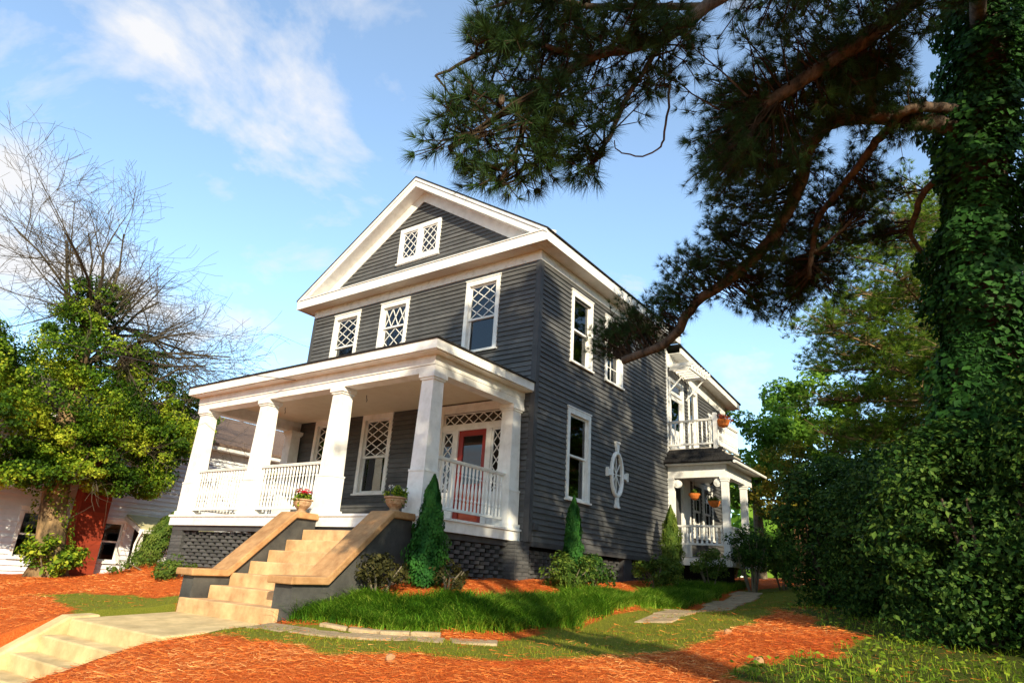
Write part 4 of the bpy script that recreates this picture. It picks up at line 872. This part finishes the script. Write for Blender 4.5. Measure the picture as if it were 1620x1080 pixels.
# ------------------------------------------------------------------ trees behind
crown_tree('tree', 'bright green leafy tree rising behind the rear wing of the house', -1.2, 20, None, 5, .28, [((-1.6, 19.5, 5.4), (2.6, 2.2, 2.2)), ((.4, 20.5, 6.6), (2.2, 2, 2.4)), ((-.6, 19, 3.4), (2.2, 1.6, 1.6))], M['tree'], .22, 15000, 'background trees', None, 75, .62)
crown_tree('tree', 'tall green tree between the rear wing and the sunny pine', 2.0, 21, None, 5, .28, [((1.8, 20.8, 7.0), (2.2, 2, 2.2)), ((3.8, 20.5, 6.2), (2.2, 2, 2.6)), ((2.6, 20, 3.2), (2.4, 1.6, 1.8))], M['tree'], .22, 15000, 'background trees', None, 75, .62)
crown_tree('tree', 'dark green tree filling the gap behind the hedge', 5.6, 20, None, 4.5, .28, [((5.4, 19.5, 5.6), (2.4, 2, 3.0)), ((7.8, 19.5, 5.0), (2.4, 2, 3.2))], M['tree'], .22, 12000, 'background trees', None, 60, .62)
crown_tree('tree', 'leafy tree at the far back beyond the side path', 3.4, 15.5, None, 2.2, .16, [((3.2, 15.5, 2.2), (1.5, 1.6, 1.9)), ((4.9, 15.0, 2.0), (1.3, 1.5, 2.1))], M['hedge'], .17, 9000, 'background trees', None, 50, .45)
CM = crown_tree('crepe_myrtle', 'golden-green small tree with bare tan stems beside the side porch', 2.2, 12.2, None, .4, .07, [((2.1, 12.2, 3.5), (.9, 1.1, 1.0)), ((2.6, 12.4, 2.6), (.9, 1.0, .9)), ((1.8, 12.0, 2.4), (.7, .9, .7))], M['treegold'], .12, 5200, None, M['twigpink'], 42, .34, .3, 3)
ms = MB()
for k in range(7): a = k*.9; ms.tube([(2.2+.08*math.cos(a), 12.2+.08*math.sin(a), -.5), (2.2+.3*math.cos(a), 12.2+.3*math.sin(a), .9), (2.2+.65*math.cos(a), 12.2+.65*math.sin(a), 2.6)], [.05, .035, .015], 6)
ms.build('stem', M['twigpink'], CM, fix=False)

# understorey and far wood beyond the yards
for lab, x, y, r_ in (('low dark shrub under the trees behind the side porch', 1.2, 16.5, 1.3), ('low dark shrub at the end of the side path', 3.6, 17.2, 1.3), ('low dark shrub behind the hedge at the back', 6.2, 16.6, 1.5), ('low dark shrub behind the rear wing', -1.4, 17, 1.3)):
    shrub('shrub', lab, 'shrub', (x, y, .75), (r_, 1.0, .95), 4500, .15, M['hedge'], 6, (46, .36), 'understorey shrubs')
nf = 26000; a = RNG.uniform(-2.9, 2.0, nf); rr_ = RNG.uniform(52, 66, nf); hh = np.clip(RNG.random(nf)**.9*(7.5+2.5*np.sin(a*17)+2*np.sin(a*41)), .2, None)
FP = np.stack([rr_*np.sin(a), rr_*np.cos(a), G(rr_*np.sin(a), rr_*np.cos(a))+hh], 1)
tag(link('distant_wood', leaves_mesh('distant_wood', FP, np.stack([-np.sin(a), -np.cos(a), np.full(nf, .6)], 1), 1.3, M['tree'], (0, 0, 0), .8, .7)), 'far belt of green trees beyond the yards', 'wood', kind='stuff')

# ------------------------------------------------------------------ pines
def needles_mesh(name, P, D, per, length, width, mat, org, cone=1.15, rb=.4):
    n = len(P)*per; p = np.repeat(P, per, 0); d = np.repeat(D, per, 0)
    a = rand_dirs(n); a -= d*(a*d).sum(1)[:, None]; a /= np.linalg.norm(a, axis=1)[:, None]
    th = RNG.uniform(.12, cone, n)**1.0; nd = d*np.cos(th)[:, None]+a*np.sin(th)[:, None]
    L = length*RNG.uniform(.6, 1.1, n); tip = p+nd*L[:, None]; tip[:, 2] -= .12*L
    sd = np.cross(nd, rand_dirs(n)); sd /= np.linalg.norm(sd, axis=1)[:, None]; st = p+nd*(L*.05)[:, None]
    v = np.stack([st-sd*width/2, st+sd*width/2, tip], 1).reshape(-1, 3)
    tr = np.arange(n*3).reshape(-1, 3); r = np.repeat(np.clip(rb+np.repeat(RNG.normal(0, .2, len(P)), per)+RNG.normal(0, .1, n), 0, 1), 3)
    return big_mesh(name, v, tr, mat, r, org)
def dens(path, st=.08):
    out = []
    for a, b_ in zip(path[:-1], path[1:]):
        a = np.array(a); b_ = np.array(b_); k = max(1, int(np.linalg.norm(b_-a)/st)); out += [a+(b_-a)*i/k for i in range(k)]
    return np.array(out+[np.array(path[-1])])
def smooth_path(path, k=4):
    """Catmull-Rom through the points with a little bark-scale wander"""
    p = [Vector(path[0])]+[Vector(q) for q in path]+[Vector(path[-1])]; out = []
    for i in range(1, len(p)-2):
        for j in range(k):
            t_ = j/k; a, b_, c, d = p[i-1], p[i], p[i+1], p[i+2]
            out.append(.5*((2*b_)+(c-a)*t_+(2*a-5*b_+4*c-d)*t_*t_+(3*b_-a-3*c+d)*t_**3)+Vector((random.gauss(0, .008), random.gauss(0, .008), random.gauss(0, .008))))
    return out+[p[-1]]
LIMBS = dict(
 LIMB=([(8.2, -1.6, 5.4), (7.81, -2.0, 5.47), (7.46, -2.29, 5.49), (7.11, -2.49, 5.58), (6.77, -2.56, 5.62), (6.51, -2.48, 5.64), (6.24, -2.3, 5.51), (6.06, -2.04, 5.25), (5.72, -1.65, 4.9), (5.2, -1.24, 4.57), (4.51, -0.94, 4.28), (3.86, -0.72, 4.08), (3.46, -0.49, 3.74), (3.03, -0.35, 3.51), (2.56, -0.3, 3.43), (2.23, -0.31, 3.36)], .12, .075),
 LIMB2=([(8.75, -1.6, 7.9), (8.5, -2.8, 6.9), (7.95, -3.6, 6.3), (7.33, -3.79, 5.78), (6.76, -3.95, 5.45), (6.39, -4.06, 5.2), (6.09, -4.13, 5.04)], .12, .075),
 LIMB3=([(8.2, -1.6, 5.8), (7.56, -2.53, 5.48), (7.21, -2.25, 5.4), (6.98, -2.07, 5.29), (6.5, -1.62, 5.07), (6.11, -1.32, 4.85), (5.91, -1.01, 4.43), (5.78, -0.77, 4.12)], .075, .035),
 LIMB3B=([(5.95, -1.0, 4.42), (6.27, -1.14, 4.56), (6.57, -1.21, 4.77)], .035, .02),
 STUB=([(7.11, -2.49, 5.58), (7.15, -2.73, 5.73), (7.17, -3.01, 5.93), (7.3, -3.13, 5.93)], .075, .05),
 LIMB4=([(8.5, -1.8, 7.0), (8.43, -4.39, 6.52), (7.67, -5.08, 6.11), (6.82, -5.71, 5.4), (6.15, -6.35, 4.61), (5.83, -6.68, 4.1), (5.38, -7.29, 3.6), (5.08, -7.61, 3.11), (4.91, -7.88, 2.77), (4.63, -8.12, 2.43)], .10, .018),
 LIMB4B=([(5.29, -7.45, 3.4), (5.02, -7.64, 2.95), (4.93, -7.65, 2.55), (4.75, -7.69, 2.25)], .03, .01),
 LIMB4C=([(5.83, -6.68, 4.1), (5.52, -6.9, 3.29), (5.43, -6.96, 2.98), (5.27, -7.06, 2.65)], .03, .012),
 LIMB4D=([(5.38, -7.29, 3.6), (5.0, -7.81, 3.53), (4.71, -8.1, 3.27), (4.52, -8.25, 3.09)], .03, .01),
 LIMB4E=([(6.15, -6.35, 4.61), (5.49, -7.16, 4.25), (5.09, -7.79, 3.99), (4.84, -8.07, 3.77)], .04, .012),
 LIMB5=([(8.15, -1.6, 5.1), (7.55, -1.41, 4.84), (7.38, -1.09, 4.65), (7.25, -0.8, 4.51), (7.42, -0.33, 4.25)], .055, .03),
 TW1=([(5.85, -6.6, 3.58), (5.76, -6.49, 3.26), (5.67, -6.42, 3.13), (5.5, -6.46, 3.07), (5.32, -6.57, 3.11), (5.31, -6.64, 3.19)], .012, .005))
REG_A = [(5.02, -7.72, 3.32, 0.69, 0.58), (4.71, -8.03, 2.75, 0.38, 0.27), (5.34, -7.5, 2.86, 0.44, 0.44), (5.51, -7.18, 3.71, 0.74, 0.49), (5.83, -6.68, 4.1, 0.46, 0.53), (5.07, -7.55, 2.56, 0.48, 0.24), (4.75, -7.78, 2.35, 0.26, 0.21), (5.3, -7.5, 4.02, 1.0, 0.31), (4.91, -8.04, 3.52, 0.29, 0.29), (5.32, -7.15, 2.62, 0.22, 0.22), (4.61, -8.07, 2.52, 0.24, 0.21)]
REG_B = [(5.99, -5.08, 4.72, 0.57, 0.97), (5.49, -4.3, 4.55, 0.39, 0.52), (5.77, -3.35, 4.74, 0.75, 0.66), (5.28, -2.35, 4.51, 0.87, 0.61), (6.29, -4.33, 4.86, 0.78, 0.78), (4.31, -1.73, 4.33, 0.87, 0.6), (3.04, -1.04, 4.05, 0.88, 0.7), (2.12, -0.89, 3.77, 0.67, 0.42), (6.86, -4.45, 5.43, 1.06, 0.71), (7.46, -3.85, 5.71, 0.94, 0.66), (6.55, -1.92, 4.99, 0.85, 0.63), (5.79, -1.09, 4.54, 0.78, 0.67), (5.35, -0.68, 3.96, 0.62, 0.4), (6.37, -1.09, 4.28, 0.49, 0.55), (7.2, -2.14, 5.06, 0.52, 0.62), (7.69, -3.15, 5.48, 0.54, 0.59), (6.38, -2.94, 5.39, 0.5, 0.5), (5.36, -1.02, 4.22, 0.78, 0.56), (7.09, -1.27, 4.75, 0.44, 0.44)]
REG_C = [(8.2, -3.2, 8.0, 2.4, 1.0), (7.2, -5.0, 7.3, 1.6, .7), (9.8, -1.5, 8.8, 2.2, 1.2), (8.6, -6.0, 7.4, 1.8, .8), (10.5, -4.0, 7.6, 1.8, 1.0), (8.8, -1.5, 10.5, 2.2, 1.3), (9.4, -7.2, 7.0, 1.5, .9), (10.6, -6.0, 8.6, 1.6, 1.0)]  # unseen crown clumps, added to shade the pine and the side wall
PT = thing('pine_tree', 'big ivy-covered pine with a crooked limb reaching towards the house', 'tree', (7.5, -1.5, g1(7.5, -1.5)))
trk = [(7.5, -1.5, -1.4), (7.54, -1.5, -.5), (7.72, -1.5, 1.17), (7.9, -1.5, 2.8), (8.14, -1.5, 4.6), (8.48, -1.5, 6.58), (8.72, -1.5, 7.63), (8.9, -1.5, 11.5)]
MB().tube(trk, [.48, .42, .38, .36, .33, .29, .26, .1], 14).build('trunk', M['bark'], PT, smooth=True)
skel = []
for nm, (path, ra, rb_) in LIMBS.items():
    sp = smooth_path(path); m_ = len(sp); MB().tube(sp, [ra+(rb_-ra)*i/(m_-1) for i in range(m_)], 10 if ra > .05 else 6).build('limb' if ra > .05 else 'branch', M['bark'], PT, smooth=True)
    skel.append(dens(path))
skel = np.concatenate(skel)
tw = MB(); TP, TD = [], []; TPc, TDc = [], []
def foliage(regs, dens_, tufts, depth, spread, out):
    for (x, y, z, rx, rz) in regs:
        n = int(dens_*rx*rz*10)+3; c, _ = ell_points((x, y, z), (rx*.9, rx*depth, rz), n, .0)
        for q in c:
            i = np.argmin(((skel-q)**2).sum(1)+.0); p = skel[max(0, i-random.randint(0, 3))]; v = q-p; L = np.linalg.norm(v)
            if L > 2.4: p = q-v/L*random.uniform(.5, 1.0); v = q-p; L = np.linalg.norm(v)
            mid = p+v*.5+np.array([random.gauss(0, .06), random.gauss(0, .06), -.10*L*random.random()+.02]); d = v/max(L, .01)
            tw.tube([p, mid, q], [.013, .009, .005], 4)
            for k in range(tufts):
                f = random.uniform(.0, 1); o_ = rand_dirs(1)[0]*spread*random.uniform(.4, 1.2); b_ = mid+(q-mid)*f; e = b_+o_+d*spread*.4
                if k: tw.tube([b_, e], [.006, .004], 3)
                else: e = q
                out[0].append(e); dd = d*.5+o_/spread*.6+np.array([0, 0, .25])+rand_dirs(1)[0]*.3; out[1].append(dd/np.linalg.norm(dd))
random.seed(5)
foliage(REG_A, 10.5, 6, .75, .15, (TP, TD)); foliage([(x-.38, y+.85, z+.2, a, b_) for x, y, z, a, b_ in REG_B], 13.0, 6, .7, .17, (TP, TD)); foliage([(7.9, -4.2, 6.0, .9, .6), (6.5, -5.2, 5.6, .9, .5), (7.0, -3.6, 5.6, .8, .5)], 12.0, 6, .7, .17, (TP, TD))
foliage(REG_C, 1.5, 8, 1.0, .3, (TPc, TDc))
print('tufts', len(TP), len(TPc))
tag(tw.build('twigs', M['barktwig'], PT, fix=False), kind='stuff')
po = wloc(PT)
link('crown', needles_mesh('crown', np.array(TP), np.array(TD), 46, .17, .0048, M['needle'], po), PT)
link('crown', needles_mesh('crown', np.array(TPc), np.array(TDc), 26, .24, .022, M['needle'], po), PT)
# hanging cones
for k, i in enumerate(RNG.choice(len(TP), 26, replace=False)):
    q = TP[i]; MB().lathe(q[0], q[1], [(.005, q[2]-.105), (.022, q[2]-.09), (.030, q[2]-.06), (.022, q[2]-.025), (.006, q[2])], 7).build('cone', M['bark'], PT)
# ivy round the trunk
n = 46000; f = RNG.random(n); zi = -.8+f*10.2; a = RNG.uniform(0, 2*np.pi, n)
tx = np.interp(zi, [p[2] for p in trk], [p[0] for p in trk]); ra = (.50+.10*np.sin(a*3+zi*1.7)+.10*np.sin(zi*3.1+a)+.08*np.sin(zi*7))*RNG.uniform(.72, 1.15, n); ra = np.maximum(ra, np.interp(zi, [-1, 11], [.47, .30]))
P = np.stack([tx+ra*np.cos(a), -1.5+ra*np.sin(a), zi], 1); D = np.stack([np.cos(a), np.sin(a), np.full(n, .5)], 1)
link('ivy', leaves_mesh('ivy', P, D, .085*RNG.choice([.55, .85, 1.1, 1.45], n), M['ivy'], po, aspect=.75, jitter=.6), PT)
def far_pine(label, x, y, h, layers, n, seed):
    random.seed(seed); z = g1(x, y); o = thing('pine_tree', label, 'tree', (x, y, z), 'pines'); s = MB(); s.tube([(x, y, z-.2), (x+.1, y, z+h*.5), (x+.05, y, z+h)], [.3, .22, .06], 9); s.build('trunk', M['barkpale'], o)
    P, D = [], []; lb = MB()
    for (zc, L, k) in layers:
        for i in range(k):
            a = 6.28*i/k+random.uniform(-.4, .4); LL = L*random.uniform(.6, 1.1); e = Vector((x+LL*math.cos(a), y+LL*math.sin(a), zc+random.uniform(-.3, .6))); st = Vector((x, y, zc+random.uniform(-.3, .2))); m_ = st.lerp(e, .5)+Vector((0, 0, random.uniform(-.25, .1)))
            lb.tube([st, m_, e], [.055, .035, .01], 5)
            for q in range(int(20*LL)):
                f = random.uniform(.35, 1.05); b_ = st.lerp(m_, f*2) if f < .5 else m_.lerp(e, f*2-1); c = np.array(b_)+np.array([random.gauss(0, .42), random.gauss(0, .42), random.gauss(.16, .16)])
                lb.tube([b_, c], [.014, .006], 3)
                for w_ in range(n): P.append(c+rand_dirs(1)[0]*.22*np.array([1, 1, .6])); D.append(np.array([random.gauss(0, .5), random.gauss(0, .5), .8]))
    lb.build('branches', M['barkpale'], o, fix=False); P = np.array(P); D = np.array(D); D /= np.linalg.norm(D, axis=1)[:, None]
    link('crown', needles_mesh('crown', P, D, 22, .20, .015, M['needle2'], (x, y, z), 1.35, .45), o)
far_pine('sunlit pine with layered pale branches behind the ivy-covered trunk', 7.0, 11.3, 12.5, [(3.4, 3.4, 8), (4.3, 3.9, 8), (5.2, 4.3, 9), (6.1, 4.3, 9), (7.0, 4.2, 9), (7.9, 3.8, 8), (8.9, 3.4, 8), (10, 2.8, 7), (11.2, 2.0, 6)], 4, 3)
# unseen trees outside the picture, crowns placed to shade hedge, corner and side wall
crown_tree('tree', 'leafy street tree outside the right edge shading the hedge', 13.2, -2.6, None, 3, .3, [((13.2, -2.2, 3.6), (2.6, 2.6, 3.4)), ((13.3, -5.6, 6.3), (2.0, 1.9, 2.3)), ((14, -.5, 6.5), (2.5, 2.6, 2.2)), ((13.4, 1.6, 4.2), (2.2, 2.6, 3.2))], M['tree'], .34, 12000, 'trees outside the picture', None, 70, .8)
crown_tree('tree', 'unseen broad tree added outside the right edge to darken the side wall', 13.0, 7.5, None, 3, .3, [((12.4, 6.0, 3.6), (2.0, 2.6, 3.2)), ((12.6, 10.2, 3.4), (2.0, 2.6, 3.0)), ((11.6, 14.0, 3.0), (1.8, 2.4, 2.6))], M['tree'], .36, 9000, 'trees outside the picture', None, 70, .85)  # added tree, keeps sky light off the side wall
crown_tree('tree', 'tall street tree behind the camera shading the porch corner', 14.5, -12.2, None, 7, .35, [((14.3, -12.0, 8.2), (2.0, 1.9, 2.0)), ((14.5, -14.3, 9.4), (1.7, 1.45, 1.7)), ((14.6, -15.3, 8.2), (1.2, .8, .9)), ((14.8, -11.2, 11.0), (1.8, 1.7, 2.2)), ((14.5, -11.9, 13.3), (1.4, 1.1, 1.3))], M['tree'], .34, 6500, 'trees outside the picture', None, 46, .75)

# ------------------------------------------------------------------ ground cover
def on_ground(x, y, dz=0.0): return np.stack([x, y, G(x, y)+.018*wob(x, y, 2.2)+.008*wob(y, x, 7, 1)+dz], 1)
def sample(n, x0, x1, y0, y1, near=0.0):
    x = RNG.uniform(x0, x1, n); y = RNG.uniform(y0, y1, n)
    if near:
        dd = np.hypot(x-CAM.x, y-CAM.y); k = RNG.random(n) < np.clip((near/dd)**1.6, 0, 1); x, y = x[k], y[k]
    return x, y
def solid(x, y): return ((x > -3.35) & (x < -.38) & (y < -2.9) & (y > -10)) | ((x > -8.3) & (x < .05) & (y > -2.95) & (y < 13)) | (x < -14.4)
x, y = sample(900000, -13, 7.5, -10, 6, 5.0); g_, w_, l_ = zones(x, y); bed = inpoly(x, y, BED)
sel = ~(solid(x, y) | ((g_ | w_ | l_) & (RNG.random(len(x)) > .06)) | (bed & (RNG.random(len(x)) > .3))); x, y = x[sel], y[sel]; n = len(x); print('straw', n)
P = on_ground(x, y, .012+RNG.uniform(0, .022, n)); az = RNG.uniform(0, np.pi, n)+.6*wob(x, y, .8); L = RNG.uniform(.06, .15, n)
d = np.stack([np.cos(az), np.sin(az), RNG.normal(0, .16, n)], 1)*(L/2)[:, None]; sd = np.stack([-np.sin(az), np.cos(az), RNG.normal(0, .5, n)], 1); wd = np.clip(.0014+.0004*np.hypot(x-CAM.x, y-CAM.y), .003, .009)[:, None]*sd/2
v = np.stack([P-d-wd, P-d+wd, P+d], 1).reshape(-1, 3)
tag(link('pine_straw', big_mesh('pine_straw', v, np.arange(3*n).reshape(-1, 3), M['straw'], np.repeat(np.clip(RNG.random(n)*.85+.04+.28*wob(x, y, .9, 6), 0, 1), 3), (0, 0, 0))), 'orange-brown pine straw mulch spread over the yard', 'pine straw', kind='stuff')
x, y = sample(260000, -7.5, 6, -7, 12, 5.5); g_, w_, l_ = zones(x, y); sel = (g_ | l_) & ~solid(x, y) & (RNG.random(len(x)) < .45+.55*(wob(x, y, 2.3, 3) > -.25)); x, y = x[sel], y[sel]; print('lawn', len(x))
tag(link('lawn_grass', blades_mesh('lawn_grass', on_ground(x, y), .055, .008, .7, M['grass'], (0, 0, 0), 1)), 'short yellow-green lawn grass along the path', 'grass', kind='stuff')
# liriope border in dense tufts
x, y = sample(6500, -1.2, 2.8, -5.6, 9.5); sel = inpoly(x, y, BED); x, y = x[sel], y[sel]; nb = len(x); per = 34; hv = np.repeat(.62+.3*RNG.random(nb)+.22*wob(x, y, 1.6, 2), per); print('liriope', nb*per)
bx_ = np.repeat(x, per)+RNG.normal(0, .055, nb*per); by_ = np.repeat(y, per)+RNG.normal(0, .055, nb*per)
tag(link('border_grass', blades_mesh('border_grass', on_ground(bx_, by_, -.01), .36*np.clip(hv, .35, 1.3), .011, 1.15, M['blade'], (0, 0, 0), 3, .38, np.repeat(np.clip(.45+.25*wob(x, y, 1.1, 4)+RNG.normal(0, .2, nb), 0, 1), per))), 'dense dark green border grass along the front and side bed', 'border grass', kind='stuff')
x, y = sample(90000, 4.2, 11, -8, 9, 4.5); g_, w_, l_ = zones(x, y); sel = w_ & (RNG.random(len(x)) < .35+.65*(wob(x, y, 1.3, 5) > -.2)); x, y = x[sel], y[sel]; print('weeds', len(x))
k = len(x)//3
tag(link('weeds', leaves_mesh('weeds', on_ground(x[:k], y[:k], .05)+np.array([0, 0, 1])*RNG.uniform(-.03, .05, k)[:, None], np.tile([0, 0, 1.0], (k, 1)), .055, M['weed'], (0, 0, 0), .8, .55)), 'low broad-leaved weeds growing in the right foreground', 'weeds', kind='stuff')
tag(link('weed_grass', blades_mesh('weed_grass', on_ground(x[k:], y[k:]), .13, .008, .8, M['weed'], (0, 0, 0), 2)), 'long thin grass growing among the weeds on the right', 'grass', kind='stuff')

for x, y, lab in ((5.75, -4.6, 'fallen brown pine cone on the straw before the weeds at right'), (2.9, -6.4, 'fallen brown pine cone on the straw below the path slabs'), (4.9, -2.9, 'fallen brown pine cone on the straw strip beside the side lawn')):
    z = g1(x, y)+.035; c = MB(); c.lathe(x, y, [(.004, z-.04), (.03, z-.028), (.042, z-.005), (.034, z+.025), (.012, z+.05)], 9); o = c.build('pine_cone', M['twigpink'], None, (x, y, z)); o.rotation_euler = (1.3, 0, x*3)
    tag(o, lab, 'pine cone', 'fallen pine cones')
# ------------------------------------------------------------------ planters and baskets
def planter(label, x, y, z, petals, pm, s=1.0):
    o = thing('planter', label, 'planter', (x, y, z)); MB().lathe(x, y, [(.10*s, z+.001), (.11*s, z+.025), (.075*s, z+.04), (.09*s, z+.07), (.15*s, z+.13), (.175*s, z+.19), (.165*s, z+.215), (.195*s, z+.225), (.195*s, z+.25), (.165*s, z+.25), (.15*s, z+.21)], 18).build('urn', M['terracotta'], o, smooth=False)
    P, D = clumpy((x, y, z+.31), (.19, .19, .09), 16, 26, .09, .2); link('foliage', leaves_mesh('foliage', P, D, .055, M['vine'], (x, y, z)), o)
    P2 = P[RNG.choice(len(P), 90)]*1.0; P2[:, 2] -= .12; ok = np.hypot(P2[:, 0]-x, P2[:, 1]-y) > .15; tag(link('trailing_leaves', leaves_mesh('trailing_leaves', P2[ok], D[:ok.sum()], .05, M['vine'], (x, y, z)), o), kind='stuff')
    if petals:
        Pf, Df = ell_points((x, y, z+.39), (.17, .17, .06), petals, .2); tag(link('flowers', leaves_mesh('flowers', Pf, Df+np.array([0, 0, .6]), .045, pm, (x, y, z), .9), o), kind='stuff')
planter('stone urn of red flowers on the left step cap beside a column', -2.97, -3.24, .20, 130, M['flowered'])
planter('terracotta urn of trailing green plants on the right step cap', -.50, -3.24, .20, 30, M['flowerwhite'])
def basket(label, x, y, z, ztop, pm):
    o = thing('hanging_basket', label, 'basket', (x, y, z), 'hanging baskets'); MB().lathe(x, y, [(.04, z), (.11, z+.04), (.16, z+.12), (.175, z+.18), (.155, z+.18)], 16).build('basket', M['coir'], o)
    P, D = clumpy((x, y, z+.22), (.17, .17, .07), 12, 24, .08, .2); link('foliage', leaves_mesh('foliage', P, D, .06, pm, (x, y, z)), o)
    c = MB(); [c.tube([(x+.16*math.cos(a), y+.16*math.sin(a), z+.17), (x, y, z+.42)], .005, 4) for a in (0, 2.1, 4.2)]; c.tube([(x, y, z+.42), (x, y, ztop)], .005, 4); c.build('chain', M['metal'], o)
basket('left orange hanging basket of green plants under the side porch', .60, 7.6, 1.72, 2.45, M['shrub'])
basket('right orange hanging basket of green plants under the side porch', 1.17, 7.6, 1.50, 2.45, M['shrub'])
bo = thing('hanging_basket', 'rust-coloured hanging plant basket at the balcony corner', 'basket', (1.62, 7.35, 3.72), 'hanging baskets')
MB().lathe(1.62, 7.35, [(.05, 3.72), (.14, 3.77), (.18, 3.88), (.19, 3.94), (.16, 3.94)], 14).build('basket', M['coir'], bo)
P, D = clumpy((1.62, 7.35, 3.95), (.22, .22, .13), 14, 26, .1, .3); link('foliage', leaves_mesh('foliage', P, D, .06, M['flowerpink'], (1.62, 7.35, 3.72)), bo)
MB().tube([(1.51, 7.14, 4.05), (1.60, 7.3, 4.10), (1.62, 7.35, 4.04), (1.62, 7.35, 3.9)], .008, 5).build('bracket', M['metal'], bo)
ln_ = thing('hanging_lantern', 'small black lantern hanging from the side porch ceiling', 'lantern', (1.1, 7.75, 1.95))
MB().box(1.03, 1.17, 7.68, 7.82, 1.96, 1.975).box(1.03, 1.045, 7.68, 7.695, 1.975, 2.16).box(1.155, 1.17, 7.68, 7.695, 1.975, 2.16).box(1.03, 1.045, 7.805, 7.82, 1.975, 2.16).box(1.155, 1.17, 7.805, 7.82, 1.975, 2.16).lathe(1.1, 7.75, [(.11, 2.16), (.02, 2.25)], 8).build('frame', M['metal'], ln_)
MB().tube([(1.1, 7.75, 2.24), (1.1, 7.75, 2.45)], .006, 4).build('chain', M['metal'], ln_)
MB().box(1.05, 1.15, 7.70, 7.80, 1.98, 2.15).build('pane', M['glass'], ln_)
# overhead wire to the porch corner
uw = MB(); uw.tube([(-4.2, -3.0, 3.02), (-7.0, -4.5, 3.3), (-10, -6.2, 3.9), (-14, -8.5, 4.9), (-20, -12, 6.8), (-30, -18, 10)], .008, 4)
tag(uw.build('service_wire', M['metal'], None, (-4.2, -3, 3.0)), 'thin dark service wire running from the porch beam to the left', 'wire')
